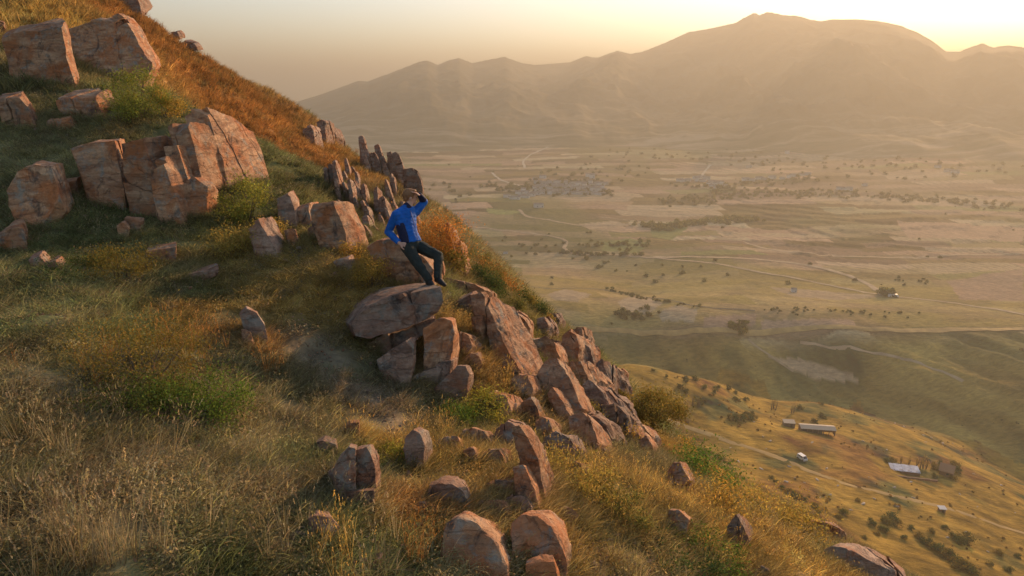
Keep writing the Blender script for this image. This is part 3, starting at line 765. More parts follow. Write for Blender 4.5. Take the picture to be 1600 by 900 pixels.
# --- overhanging slab and its props
SLAB = R('big overhanging slab tilted over upright blocks, under the boots of the man', [[(549,510),(562,494),(576,480),(600,468),(640,455),(692,446),(695,468),(688,488),(652,503),(612,522),(582,533),(556,526)]], (600,600), (-0.25,1.1,0.1), lean=(0,-1,0.5), mat=M_ROCKG, off=0.15, sink=0.0, spacing=0.3, blocky=0.6, rough=0.6)
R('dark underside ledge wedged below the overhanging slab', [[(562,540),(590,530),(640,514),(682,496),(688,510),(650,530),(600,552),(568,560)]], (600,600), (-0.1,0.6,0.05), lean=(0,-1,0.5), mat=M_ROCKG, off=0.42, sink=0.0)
R('upright pale wedge propping the overhanging slab on its left', [[(588,562),(610,546),(640,528),(646,528),(647,562),(638,592),(626,604),(602,600)]], (620,604), (0.05,0.4,0.0), mat=M_ROCKG, spacing=0.5, off=0.01, blocky=0.5)
R('upright dark wedge propping the overhanging slab on its right', [[(660,514),(682,498),(700,490),(708,520),(701,554),(678,574),(662,570)]], (665,596), (0.12,0.4,-0.05), mat=M_ROCK, spacing=0.5, off=0.06, blocky=0.5)
R('flat stacked stones at the foot of the two upright wedges', [[(636,592),(660,580),(690,572),(682,592),(655,604),(640,604)],[(680,572),(694,563),(706,562),(704,580),(690,590)]], (665,604), (0.1,0.35,0.05), mat=M_ROCKG, off=0.01)
R('dark rounded boulder right of the stacked stones', [[(678,606),(700,586),(715,569),(728,570),(734,584),(728,604),(716,620),(694,628)]], (700,626), (0.1,0.45,0.0), mat=M_ROCKG, spacing=0.5, blocky=0.4)
# --- right hand slabs
R('long ribbed slab running down to the right, brightly lit along its length', [{'p': [(732,462),(750,458),(762,490),(790,545),(822,596),(800,590),(776,558),(760,520),(742,492)]}], (800,596), (0.5,0.55,-0.12), lean=(-0.3,-1,0.5), spacing=0.13, off=0.03, sink=0.3, blocky=0.55, facets=5)
R('flat grey slab forming a ledge left of the long ribbed slab', [[(712,470),(736,460),(748,476),(752,496),(730,500),(714,490)]], (735,500), (0.1,0.6,0.1), mat=M_ROCKG, off=0.04)
R('small tilted block under the flat grey ledge', [[(742,522),(756,504),(766,510),(765,526),(756,534)]], (755,534), (0.1,0.25,0.0))
R('jagged crest of thin slabs just right of the seated man', [[(690,432),(712,436),(740,444),(754,452),(750,466),(722,456),(694,444)]], (722,462), (0.3,0.6,-0.1), spacing=0.12, off=0.08)
R('tall thin slab standing behind the orange bush on the skyline', [[(694,352),(699,347),(706,372),(714,400),(719,424),(710,426),(702,396)]], (712,428), (0.2,0.8,-0.1), spacing=0.3, off=0.05)
R('shorter thin slab beside the tall one on the skyline', [[(714,376),(719,374),(726,410),(728,428),(722,424)]], (722,432), (0.15,0.5,-0.1), off=0.05)
R('large blunt slab with a pale flat top on the right flank', [[(838,580),(850,563),(871,559),(884,578),(897,612),(912,640),(896,660),(872,650),(856,622)]], (885,655), (0.28,0.7,-0.2), lean=(-0.2,-1,0.7), off=0.0, sink=0.35, spacing=0.35)
R('narrow red slab in front of the blunt pale topped slab', [[(856,616),(864,604),(876,622),(890,650),(884,664),(870,644)]], (880,664), (0.14,0.25,-0.05), lean=(-0.2,-1,0.6))
R('striped slab continuing downhill below the blunt pale topped slab', [[(884,650),(906,640),(922,658),(936,694),(926,712),(904,696),(888,672)]], (915,708), (0.3,0.6,-0.2), lean=(-0.2,-1,0.6), sink=0.3, spacing=0.16)
R('bright edged red stone left of the narrow red slab', [[(806,642),(818,624),(828,618),(838,640),(850,666),(836,662)]], (832,664), (0.12,0.3,-0.05), spacing=0.3)
R('tall reddish blade of rock sunk in grass near the bottom middle', [[(800,664),(812,664),(826,684),(838,716),(850,760),(856,800),(838,776),(820,745),(806,706)]], (838,790), (0.16,0.4,-0.05), spacing=0.16, sink=0.2)
R('flat grass topped ledge left of the reddish blade of rock', [[(800,730),(818,726),(836,764),(848,812),(826,800),(812,775)]], (834,806), (0.12,0.35,-0.05), off=-0.03)
# --- half buried ledges of the spine that runs down to the bottom edge
for k, (x, y, w, h, lb) in enumerate([
 (770,640,26,16,'half buried ledge stone just below the long ribbed slab'),(790,690,22,20,'reddish ledge stone above the tall reddish blade of rock'),(740,690,24,12,'low ledge stone left of the reddish blade, in golden grass'),
 (765,720,20,11,'small ledge stone in orange grass left of the reddish blade'),(870,705,22,18,'broken ledge stone below the narrow red slab'),(850,680,16,16,'small red ledge stone under the bright edged red stone'),
 (775,770,26,14,'flat ledge stone between the reddish blade and the flat cracked stone'),(805,795,24,14,'flat ledge stone just above the ridged boulder'),(765,800,22,12,'low stone wedged above the very large smooth boulder'),
 (700,700,20,10,'sunken stone in golden grass above the flat cracked stone'),(895,740,18,12,'sunken stone in golden grass below the striped slab'),(720,545,16,14,'small stone in the grass right of the propping wedge'),
 (735,570,16,12,'small stone in dry grass above the dark rounded boulder'),(812,610,18,16,'small ledge stone at the lower tip of the long ribbed slab'),(660,800,18,9,'sunken stone left of the flat cracked stone'),(880,810,18,10,'sunken stone in the shade right of the ridged boulder')]):
    w *= 1.15; h *= 1.7; a_, b_, c_ = hashf(k * 37 + 5), hashf(k * 91 + 11), hashf(k * 17 + 3)
    R(lb, [[(x - w, y - h * .1), (x - w * .7, y - h * (.5 + .4 * a_)), (x - w * .1, y - h), (x + w * .6, y - h * (.6 + .4 * b_)), (x + w, y - h * .1), (x + w * .7, y + h * .5), (x - w * .6, y + h * .5)]], (x, y + h * .45), (0.05 + .2 * c_, 0.45, -0.02), lean=(-.25, -1, .5 + .5 * a_), mat=M_ROCK if b_ > .5 else M_ROCKG, sink=0.15, spacing=0.14, rough=1.5)
# --- crag on the right skyline
crag = [
 [(840,500),(850,496),(858,508),(856,526),(838,522)],[(856,490),(868,488),(874,500),(870,512),(858,508)],[(794,494),(808,488),(822,496),(830,512),(820,526),(802,518)],
 [(802,536),(826,528),(850,526),(866,540),(872,560),(856,572),(828,562)],[(870,524),(884,513),(896,520),(902,545),(902,566),(888,574),(876,552)],[(894,511),(908,508),(913,530),(917,562),(904,566),(898,535)],
 [(910,534),(920,538),(928,562),(926,588),(914,592),(908,560)],[(888,566),(904,560),(916,586),(920,610),(904,612),(892,590)],[(930,566),(940,560),(948,584),(952,612),(940,622),(928,600)],
 [(902,600),(920,594),(940,612),(952,640),(940,656),(918,636)],[(953,580),(964,573),(971,580),(971,600),(958,606)],[(940,640),(964,636),(980,650),(986,676),(962,684),(946,662)],
 [(968,648),(990,660),(1004,678),(998,694),(976,684)],[(918,640),(940,652),(956,680),(948,696),(930,680)],[(868,560),(884,566),(890,586),(876,588)],[(860,528),(872,532),(876,548),(864,548)],
]
root = empty('crag', hit_near(905, 600)); setp(root, 'dark broken crag of many weathered blocks on the right skyline, above the lower golden slope', 'crag')
for q in crag:
    q2 = np.array(q, float); bx, by = q2[:, 0].mean(), q2[:, 1].max() - 2
    v_ = hashf(int(bx * 7 + by)); v2_ = hashf(int(bx * 3 + by * 5))
    R(None, [q], (bx, by), (0.1 + 0.6 * v_, 0.6 + 0.7 * v2_, -0.35 * v_), parent=root, name='block', mat=M_ROCKG if v2_ < .6 else M_ROCK, off=0.25 * (v_ - .5), sink=0.5, spacing=0.12 + 0.14 * v2_, rough=1.5)
R('dark red pointed stone below the crag beside the small tree', [[(998,690),(1008,681),(1018,696),(1022,708),(1006,710)]], (1010,710), (0.2,0.5,-0.1))
R('small brown stone in golden grass below the striped slab', [[(932,706),(944,700),(950,716),(938,722)]], (942,722), (0.1,0.3,0), mat=M_ROCKG)
# --- bottom
R('very large smooth boulder at the bottom middle, left of its neighbour', [[(688,852),(700,822),(722,812),(752,824),(778,850),(792,884),(798,930),(740,960),(690,930)]], (745,905), (0.12,0.7,0.12), lean=(0,-1,0.9), mat=M_ROCK, blocky=0.25, spacing=0.5, rough=1.0)
R('large ridged boulder at the bottom, right of the very large smooth one', [[(796,828),(812,816),(838,818),(862,838),(878,872),(888,920),(850,950),(800,930)]], (840,905), (0.12,0.6,0.1), lean=(0,-1,0.9), blocky=0.3, spacing=0.5)
R('small brown stone resting in the front of the ridged boulder', [[(822,878),(842,866),(862,868),(872,895),(876,930),(822,935)]], (845,915), (0.02,0.2,0.0), lean=(0,-1,0.6), blocky=0.3, off=-0.12)
R('flat cracked stone in orange grass above the two bottom boulders', [[(668,762),(686,754),(708,754),(726,768),(734,790),(716,800),(690,790),(670,786)]], (700,796), (0.05,0.35,0.1), spacing=0.4, mat=M_ROCKG)
R('left half of the split stone in the lower middle', [[(520,738),(530,715),(546,697),(555,700),(554,762),(538,764),(524,756)]], (545,790), (0.02,0.3,0.05), spacing=0.6, mat=M_ROCKG, blocky=0.4, off=-0.01)
R('right half of the split stone in the lower middle', [[(557,700),(574,697),(586,722),(588,745),(582,762),(558,764)]], (572,790), (0.05,0.3,0.05), spacing=0.5, mat=M_ROCKG, blocky=0.5, off=-0.01)
R('mossy stone under the split stone', [[(530,768),(560,766),(586,764),(580,788),(556,802),(538,786)]], (556,800), (0.0,0.3,0.05), mat=M_ROCKG, spacing=0.5)
R('dark chip of stone against the left of the split stone', [[(512,736),(520,730),(526,752),(520,764),(514,752)]], (520,766), (0.0,0.2,0.0), mat=M_ROCKG)
R('small round stone up left of the split stone', [[(494,692),(508,685),(524,690),(528,704),(516,718),(500,714)]], (510,716), (0.0,0.25,0.05), mat=M_ROCKG, spacing=0.5)
R('dark pinkish stone half hidden in grass above the split stone', [[(536,670),(548,660),(562,660),(562,680),(544,690)]], (548,688), (0.0,0.25,0.05), spacing=0.5)
R('upright grey stone right of the split stone', [[(630,700),(634,680),(644,670),(656,675),(663,694),(660,722),(648,736),(634,726)]], (648,734), (0.1,0.3,0.05), mat=M_ROCKG, spacing=0.4)
R('flat blue grey stone above the tall grass at the bottom', [[(482,812),(496,804),(516,808),(532,828),(522,846),(500,848),(486,832)]], (508,846), (0.0,0.3,0.05), mat=M_ROCKG, spacing=0.6, blocky=0.3)
R('cleft grey stone standing in the shaded meadow', [[(376,492),(386,482),(402,490),(414,508),(420,536),(406,544),(392,520),(380,508)]], (404,542), (0.0,0.3,0.05), spacing=0.5, mat=M_ROCKG)
R('squat stone tucked under the cleft grey stone', [[(376,514),(390,518),(402,546),(380,546)]], (390,546), (0.0,0.25,0.0), spacing=0.5)
R('small dark triangular stone in dry grass in the lower middle', [[(722,704),(738,698),(746,712),(742,726)]], (738,726), (0.05,0.2,0.0))
R('small dark stone in golden grass left of the slanted right stones', [[(996,752),(1004,748),(1008,760),(998,762)]], (1003,762), (0.05,0.2,0))
R('upper of the two slanted slabs in golden grass on the right', [[(1044,738),(1052,724),(1062,722),(1076,752),(1072,768),(1060,776),(1048,756)]], (1062,776), (0.12,0.5,0.0))
R('lower of the two slanted slabs in golden grass on the right', [[(1044,796),(1060,798),(1076,812),(1074,832),(1066,840),(1052,818)]], (1064,838), (0.1,0.5,0.0))
R('pyramid shaped grey stone in the golden grass on the right', [[(1134,822),(1148,803),(1160,820),(1170,844),(1164,862),(1144,858)]], (1155,860), (0.1,0.45,0.0), mat=M_ROCKG)
R('small stone low in the golden grass at the bottom right', [[(1180,892),(1190,884),(1202,890),(1202,908),(1182,908)]], (1192,908), (0.05,0.3,0), mat=M_ROCKG)
R('big dark slab with a pale crest at the bottom right', [[(1278,862),(1300,848),(1330,852),(1362,872),(1392,892),(1410,930),(1340,940),(1290,920)]], (1340,905), (0.25,0.8,0.0), mat=M_ROCKG, spacing=0.16, off=0.02)
R('pale low ledge above the big dark slab at the bottom right', [[(1240,818),(1262,810),(1290,814),(1310,828),(1296,838),(1258,834)]], (1278,838), (0.3,0.9,-0.1), spacing=0.14)
# small pale stones strewn on the slope below the tree
for k, (x, y, w) in enumerate([(1052,682,6),(1030,712,7),(1050,718,6),(1062,724,5),(1118,752,7),(1132,756,5),(1022,716,4),(1040,704,5),(962,718,5),(1084,712,5)]):
    R('small pale stone strewn on the golden slope below the small tree', [[(x-w,y-2),(x-2,y-5),(x+w,y-2),(x+w-1,y+2),(x-w+1,y+2)]], (x,y+2), (0.1,0.3,0), mat=M_ROCKG, name='stone', cat='stone', group='small pale stones below the tree', sink=0.05)
# --- far pillars
far = [
 ('short ribbed pillar at the left of the trio high on the skyline', [(471,202),(484,196),(489,206),(492,222),(479,224)], (484,224)),
 ('tallest pillar in the trio high on the skyline', [(495,191),(502,187),(509,190),(510,222),(500,224)], (504,224)),
 ('stub pillar at the right of the trio high on the skyline', [(512,202),(520,199),(527,214),(526,222),(514,222)], (520,224)),
]
for lb, q, b in far: R(lb, [q], b, (0.6,1.2,-0.1), mat=M_ROCKG, name='rock_pillar', cat='rock pillar', sink=0.6, spacing=0.2, off=-0.02)
cols = [(564,225,575,268,8),(575,244,580,262,7),(582,246,592,275,9),(589,234,596,262,7),(597,250,604,272,6),(608,243,614,262,7),(616,248,628,280,11),(640,272,650,300,19),(628,285,634,300,7),
 (508,268,512,296,5),(515,264,522,300,5),(521,264,531,312,5),(536,272,541,290,5),(545,290,552,330,4),(549,264,556,278,5),(552,290,562,318,5),(557,300,566,326,5),(566,296,572,326,5),(540,255,546,278,4),(570,250,577,272,5),(556,275,560,300,4),
 (586,302,591,342,5),(597,318,603,352,8),(610,280,613,308,3),(614,284,617,310,3),(592,320,597,350,4),(570,340,576,366,8),(582,358,596,374,9),(566,358,578,376,8),(527,300,534,322,4),(600,262,606,280,6),(542,300,548,320,4)]
rg_ = np.random.default_rng(44)
cols = [(a, b - 0.3 * (d - b), c, d, w * 1.15) for (a, b, c, d, w) in cols]
for k in range(30):
    x_ = rg_.uniform(506, 648); yt = np.interp(x_, [506, 560, 620, 650], [262, 256, 286, 318]); y_ = rg_.uniform(yt, min(yt + 75, 366)); l_ = rg_.uniform(16, 42); w_ = rg_.uniform(2.6, 6)
    cols.append((x_, y_, x_ + l_ * .28, y_ + l_, w_))
root = empty('pillared_cliff', hit_near(575, 330)); setp(root, 'ribbed cliff of narrow weathered rock columns behind the seated man', 'cliff')
for (x0, y0, x1, y1, w) in cols:
    q = [(x0-w/2,y0+2),(x0+w*0.2,y0-1),(x0+w/2,y0+3),((x0+x1)/2+w*0.6,(y0+y1)/2),(x1+w/2,y1),(x1-w/2,y1+1),((x0+x1)/2-w*0.6,(y0+y1)/2)]
    R(None, [q], (x1, y1), (0.12,0.5,-0.1), parent=root, mat=M_ROCKG, name='column', sink=0.8, spacing=0.2, rough=1.0, off=-0.01)
# ------------------------------------------------------------------ grass: prototypes and scatter
def tuft_mesh(name, n, lmin, lmax, width, bend, spread, rad, seed, heads=False, segs=3):
    rg = np.random.default_rng(seed); V = []; Fq = []; T = []
    for k in range(n):
        L = rg.uniform(lmin, lmax); a = rg.uniform(0, 2 * math.pi); r = rad * math.sqrt(rg.random())
        b = np.array([r * math.cos(a), r * math.sin(a), -0.02]); a2 = a + rg.normal(0, 0.9)
        tilt = abs(rg.normal(0, spread)); d = np.array([math.cos(a2) * math.sin(tilt), math.sin(a2) * math.sin(tilt), math.cos(tilt)])
        side = np.array([-math.sin(a2), math.cos(a2), 0]); ca = rg.uniform(0, math.pi)
        side = side * math.cos(ca) + np.array([math.cos(a2), math.sin(a2), 0]) * math.sin(ca)
        tone = rg.uniform(0.55, 1.35) * np.array([rg.uniform(0.88, 1.15), 1.0, rg.uniform(0.75, 1.1)])
        p = b.copy(); i0 = len(V); w = width * rg.uniform(0.7, 1.3)
        for s in range(segs + 1):
            t = s / segs; ww = w * (1 - t * 0.85)
            if s < segs: V += [p - side * ww / 2, p + side * ww / 2]; T += [tone, tone]
            else: V.append(p.copy()); T.append(tone)
            d = d + np.array([math.cos(a2), math.sin(a2), -0.45]) * bend * rg.uniform(0.4, 1.4) / segs; d /= np.linalg.norm(d)
            p = p + d * L / segs
        for s in range(segs - 1):
            j = i0 + 2 * s; Fq.append((j, j + 1, j + 3)); Fq.append((j, j + 3, j + 2))
        j = i0 + 2 * (segs - 1); Fq.append((j, j + 1, j + 2))
        if heads:
            for h in range(7):
                q = p - d * L * 0.022 * h; o = rg.normal(0, 1, 3); o /= np.linalg.norm(o); o2 = np.cross(o, d); i = len(V)
                V += [q, q + o * 0.016 + d * 0.012, q + o2 * 0.010 + d * 0.03]; T += [tone * 1.2] * 3; Fq.append((i, i + 1, i + 2))
    me = np_mesh(name, np.array(V), np.array(Fq), M_BLADE, smooth=False)
    at_ = me.color_attributes.new('tone', 'FLOAT_COLOR', 'POINT')
    at_.data.foreach_set('color', np.c_[np.array(T), np.ones(len(T))].astype(np.float32).ravel())
    return bpy.data.objects.new(name, me)

def leafy_proto(name, n, rad, hgt, leaf, seed):
    rg = np.random.default_rng(seed); V = []; Fq = []; T = []
    for k in range(n):
        c = np.array([rg.normal(0, rad * 0.5), rg.normal(0, rad * 0.5), abs(rg.normal(hgt * 0.5, hgt * 0.3))])
        u = rg.normal(size=3); u /= np.linalg.norm(u); w = np.cross(u, rg.normal(size=3)); w /= np.linalg.norm(w)
        l = leaf * rg.uniform(0.6, 1.3); i = len(V); tone = rg.uniform(0.6, 1.35) * np.array([rg.uniform(0.85, 1.2), 1, rg.uniform(0.8, 1.1)])
        V += [c - u * l, c + w * l * 0.45, c + u * l, c - w * l * 0.45]; T += [tone] * 4; Fq.append((i, i + 1, i + 2)); Fq.append((i, i + 2, i + 3))
    me = np_mesh(name, np.array(V), np.array(Fq), M_BLADE, smooth=False)
    at_ = me.color_attributes.new('tone', 'FLOAT_COLOR', 'POINT')
    at_.data.foreach_set('color', np.c_[np.array(T), np.ones(len(T))].astype(np.float32).ravel())
    return bpy.data.objects.new(name, me)

def scatter(name, protos, P, N, scale, col, label=None):
    """one object of stuff: points that carry turn, size and colour, with a tuft on each"""
    rg = np.random.default_rng(len(P))
    me = bpy.data.meshes.new(name); me.vertices.add(len(P)); me.vertices.foreach_set('co', P.astype(np.float32).ravel())
    def attr(nm, ty, arr, key):
        a = me.attributes.new(nm, ty, 'POINT'); a.data.foreach_set(key, arr.astype(np.float32 if ty != 'INT' else np.int32).ravel())
    attr('sc', 'FLOAT', scale, 'value')
    rot = np.c_[N[:, 0], N[:, 1], rg.uniform(0, 6.28, len(P))]
    attr('rot', 'FLOAT_VECTOR', rot, 'vector')
    attr('pick', 'INT', rg.integers(0, len(protos), len(P)), 'value')
    attr('col', 'FLOAT_COLOR', np.c_[col, np.ones(len(P))], 'color')
    o = link(bpy.data.objects.new(name, me)); o['kind'] = 'stuff'
    if label: o['label'] = label
    pc = bpy.data.collections.new(name + '_kinds')
    for q in protos: pc.objects.link(q)
    ng = bpy.data.node_groups.new(name, 'GeometryNodeTree')
    ng.interface.new_socket('Geometry', in_out='INPUT', socket_type='NodeSocketGeometry'); ng.interface.new_socket('Geometry', in_out='OUTPUT', socket_type='NodeSocketGeometry')
    nd, lk = ng.nodes, ng.links
    gi = nd.new('NodeGroupInput'); go = nd.new('NodeGroupOutput'); m2p = nd.new('GeometryNodeMeshToPoints'); iop = nd.new('GeometryNodeInstanceOnPoints')
    ci = nd.new('GeometryNodeCollectionInfo'); ci.inputs['Collection'].default_value = pc; ci.inputs['Separate Children'].default_value = True; ci.inputs['Reset Children'].default_value = True
    def named(nm, ty):
        n = nd.new('GeometryNodeInputNamedAttribute'); n.data_type = ty; n.inputs['Name'].default_value = nm; return n.outputs['Attribute']
    lk.new(gi.outputs[0], m2p.inputs[0]); lk.new(m2p.outputs[0], iop.inputs['Points']); lk.new(ci.outputs[0], iop.inputs['Instance'])
    iop.inputs['Pick Instance'].default_value = True
    lk.new(named('pick', 'INT'), iop.inputs['Instance Index']); lk.new(named('sc', 'FLOAT'), iop.inputs['Scale'])
    e2r = nd.new('FunctionNodeEulerToRotation'); lk.new(named('rot', 'FLOAT_VECTOR'), e2r.inputs[0]); lk.new(e2r.outputs[0], iop.inputs['Rotation'])
    lk.new(iop.outputs[0], go.inputs[0])
    md = o.modifiers.new('scatter', 'NODES'); md.node_group = ng
    return o

def ground_points(n, r0, r1, a0=-47, a1=50, power=1.0):
    rg = np.random.default_rng(int(n + r0 * 10))
    u = rg.random(n); r = (r0 ** power + u * (r1 ** power - r0 ** power)) ** (1 / power)
    a = np.radians(rg.uniform(a0, a1, n)); x = r * np.sin(a); y = r * np.cos(a)
    z = H_near(x, y); v = H_val(x, y); ok = z > v + 0.5
    # keep what can be seen from about here: drop points whose straight sight line is buried deep in the hill
    x, y, z = x[ok], y[ok], z[ok]
    vis = np.ones(len(x), bool)
    for t in (0.25, 0.4, 0.55, 0.7, 0.8, 0.88, 0.94):
        hx = H_near(x * t, y * t); lz = CAM_Z + (z + 0.5 - CAM_Z) * t
        vis &= ~(hx > lz + 0.9)
    x, y, z = x[vis], y[vis], z[vis]
    e = 0.15; gx = (H_near(x + e, y) - z) / e; gy = (H_near(x, y + e) - z) / e
    return np.stack([x, y, z], 1), np.stack([0.5 * gy, -0.5 * gx], 1)
short = [tuft_mesh('short_tuft', 34, 0.07, 0.2, 0.0075, 1.5, 0.75, 0.10, s) for s in (1, 2, 3)] + [leafy_proto('herb', 70, 0.11, 0.08, 0.011, 8)]
upright = [tuft_mesh('upright_tuft', 26, 0.13, 0.27, 0.007, 1.1, 0.45, 0.08, s) for s in (4, 5)]
tall = [tuft_mesh('tall_stalks', 13, 0.45, 0.85, 0.009, 0.18, 0.10, 0.07, s, True, 4) for s in (6, 7)]
farc = [tuft_mesh('far_tuft', 30, 0.2, 0.5, 0.03, 1.0, 0.55, 0.22, s, False, 2) for s in (9, 10, 11)]
def dens(x, y, k, seed): return fbm2(x, y, k, 3, seed)
P, N = ground_points(60000, 2.6, 24, power=1.25)
c = ground_col(P[:, 0], P[:, 1]); rg = np.random.default_rng(3)
j = rg.uniform(0.65, 1.35, (len(P), 1)); c2 = c * j + (C_STRAW * 0.9 - c) * (rg.random((len(P), 1)) < 0.16) * 0.8
bare = dens(P[:, 0], P[:, 1], 0.9, 60)
worn = np.zeros(len(P))
for (px_, py_, rr_) in [(485,525,.28),(500,550,.3),(522,575,.32),(548,600,.32),(575,622,.3),(600,645,.28),(625,665,.22),(905,865,.5),(985,870,.5),(470,500,.22),(60,500,.35),(300,700,.22),(560,860,.25),(720,470,.3)]:
    g_ = hit(px_, py_); worn = np.maximum(worn, np.exp(-((P[:, 0] - g_[0]) ** 2 + (P[:, 1] - g_[1]) ** 2) / rr_ ** 2))
worn = worn * (1 + 0.8 * dens(P[:, 0], P[:, 1], 0.3, 66))
ok = ~((bare > 0.30) | (rg.random(len(P)) < worn * 0.82))
rr = np.hypot(P[:, 0], P[:, 1])
scatter('short_grass', short, P[ok], N[ok], (rg.uniform(0.7, 1.35, len(P)) * (0.95 + 0.02 * rr))[ok], c2[ok])
m = ok & (dens(P[:, 0], P[:, 1], 1.1, 71) > 0.02) & (rg.random(len(P)) < 0.36)
scatter('upright_grass', upright, P[m], N[m], (rg.uniform(0.6, 1.2, len(P)) * (0.9 + 0.02 * rr))[m], (c2[m] * 1.0 + (C_STRAW - c2[m]) * 0.25 * (rg.random((m.sum(), 1)) < 0.5)))
P2, N2 = ground_points(90000, 20, 95, -47, 20, power=1.3)
c3 = ground_col(P2[:, 0], P2[:, 1]) * rg.uniform(0.7, 1.3, (len(P2), 1))
scatter('far_grass', farc, P2, N2, rg.uniform(0.6, 1.15, len(P2)) * (0.8 + 0.008 * np.hypot(P2[:, 0], P2[:, 1])), c3)
# grass crowding up against the foot of every stone
RP, RC = [], []
for ob in ROCKS:
    M_ = ob.parent.location + ob.location if ob.parent else ob.location
    n_ = len(ob.data.vertices); Vv = np.empty(n_ * 3, np.float32); ob.data.vertices.foreach_get('co', Vv); Vv = Vv.reshape(-1, 3) + np.array(M_)
    if np.hypot(M_[0], M_[1]) > 24: continue
    gz = H_near(Vv[:, 0], Vv[:, 1]); near_ = Vv[np.abs(Vv[:, 2] - gz) < 0.10]
    if len(near_) == 0: continue
    k_ = min(90, max(10, len(near_) // 8)); sel = near_[rg.integers(0, len(near_), k_)]
    for q in sel: RP.append((q[0] + rg.normal(0, .05), q[1] - abs(rg.normal(0, .05))))
RP = np.array(RP); rz = H_near(RP[:, 0], RP[:, 1]); rc = ground_col(RP[:, 0], RP[:, 1]) * rg.uniform(.7, 1.3, (len(RP), 1))
rc = rc + (C_STRAW - rc) * 0.4 * (rg.random((len(RP), 1)) < .5)
scatter('grass_by_stones', upright, np.c_[RP, rz], rg.normal(0, .15, (len(RP), 2)), rg.uniform(.6, 1.25, len(RP)), rc)
# loose chips of stone
chips = []
for s in range(4):
    pts = rg.normal(size=(11, 3)); pts /= np.linalg.norm(pts, axis=1)[:, None]; pts *= np.array([1, .8, .5]); b = hull_bm(pts); me = bpy.data.meshes.new('chip'); b.to_mesh(me); b.free(); me.materials.append(M_ROCKG); chips.append(bpy.data.objects.new('chip', me))
sel = rg.random(len(RP)) < .22; k_ = int(sel.sum()); cp = RP[sel] + rg.normal(0, .18, (k_, 2)) + np.array([.08, -.1]); cz = H_near(cp[:, 0], cp[:, 1]) + .01
scatter('loose_stones', chips, np.c_[cp, cz], rg.normal(0, .5, (k_, 2)), rg.uniform(.012, .05, k_) * (1 + (rg.random(k_) < .1)), np.tile(C_SOIL, (k_, 1)))
wp = P[(worn > 0.45)]; wp = wp[rg.random(len(wp)) < .8][:, :2] + rg.normal(0, .06, (int((rg.random(1)[0]) * 0) + 1, 2)); wz = H_near(wp[:, 0], wp[:, 1]) + .006
scatter('path_gravel', chips, np.c_[wp, wz], rg.normal(0, .5, (len(wp), 2)), rg.uniform(.008, .028, len(wp)), np.tile(C_SOIL, (len(wp), 1)))
# tall stalks in hand-picked stands
TP, TC = [], []
stands = [(45,870,0.2,8,C_STRAW*0.75,.85),(95,860,0.12,5,C_STRAW*0.75,.85),(150,885,0.06,5,C_STRAW,1.0),(188,880,0.06,5,C_STRAW*.9,1.0),(310,860,0.3,5,C_STRAW,0.8),(300,560,0.25,9,C_RUST*1.1,0.7),(330,545,0.2,8,C_RUST*1.1,0.6),(425,575,0.15,9,C_RUST*1.15,0.6),
 (375,650,0.3,8,C_STRAW,0.7),(350,700,0.3,4,C_STRAW,0.7),(480,890,0.3,8,C_STRAW,0.6),(540,890,0.2,8,C_GOLD,0.7),(655,880,0.08,5,C_RUST*.8,0.6),(660,850,0.08,3,C_RUST*.8,0.5),(240,560,0.5,10,C_RUST,0.5),(160,560,0.4,6,C_RUST,0.5),(20,700,0.4,12,C_STRAW,0.7),
 (60,650,0.4,10,C_STRAW*0.9,0.6),(165,375,0.2,3,C_STRAW,0.6),(160,340,0.2,3,C_STRAW,0.5),(700,680,0.3,8,C_GOLD,0.55),(780,600,0.5,14,C_GOLD,0.55),(850,720,0.4,8,C_GOLD,0.6),(930,790,0.5,12,C_GOLD,0.6),(1000,780,0.6,12,C_GOLD,0.6),(1080,800,0.6,10,C_GOLD,0.6),
 (580,690,0.15,5,C_GOLD,0.55),(760,540,0.3,8,C_RUST,0.5),(450,320,0.3,5,C_STRAW,0.5),(410,300,0.3,5,C_STRAW,0.5),(400,520,0.3,5,C_STRAW,0.6),(560,820,0.3,6,C_STRAW,0.6),(240,800,0.5,8,C_STRAW*0.8,0.7),(1200,880,0.6,8,C_GOLD,0.6),(470,640,0.3,4,C_STRAW,0.5)]
for (px, py, rad, n, cc, sc) in stands:
    g = hit(px, py)
    for k in range(n):
        x, y = g[0] + rg.normal(0, rad * 0.8), g[1] + rg.normal(0, rad * 0.8); TP.append((x, y, float(H_near(np.array([x]), np.array([y]))[0]), sc * rg.uniform(0.5, 0.8))); TC.append(np.asarray(cc) * rg.uniform(0.8, 1.2))
TP = np.array(TP); TC = np.array(TC)
scatter('tall_dry_stalks', tall, TP[:, :3], rg.normal(0, 0.12, (len(TP), 2)), TP[:, 3], TC)

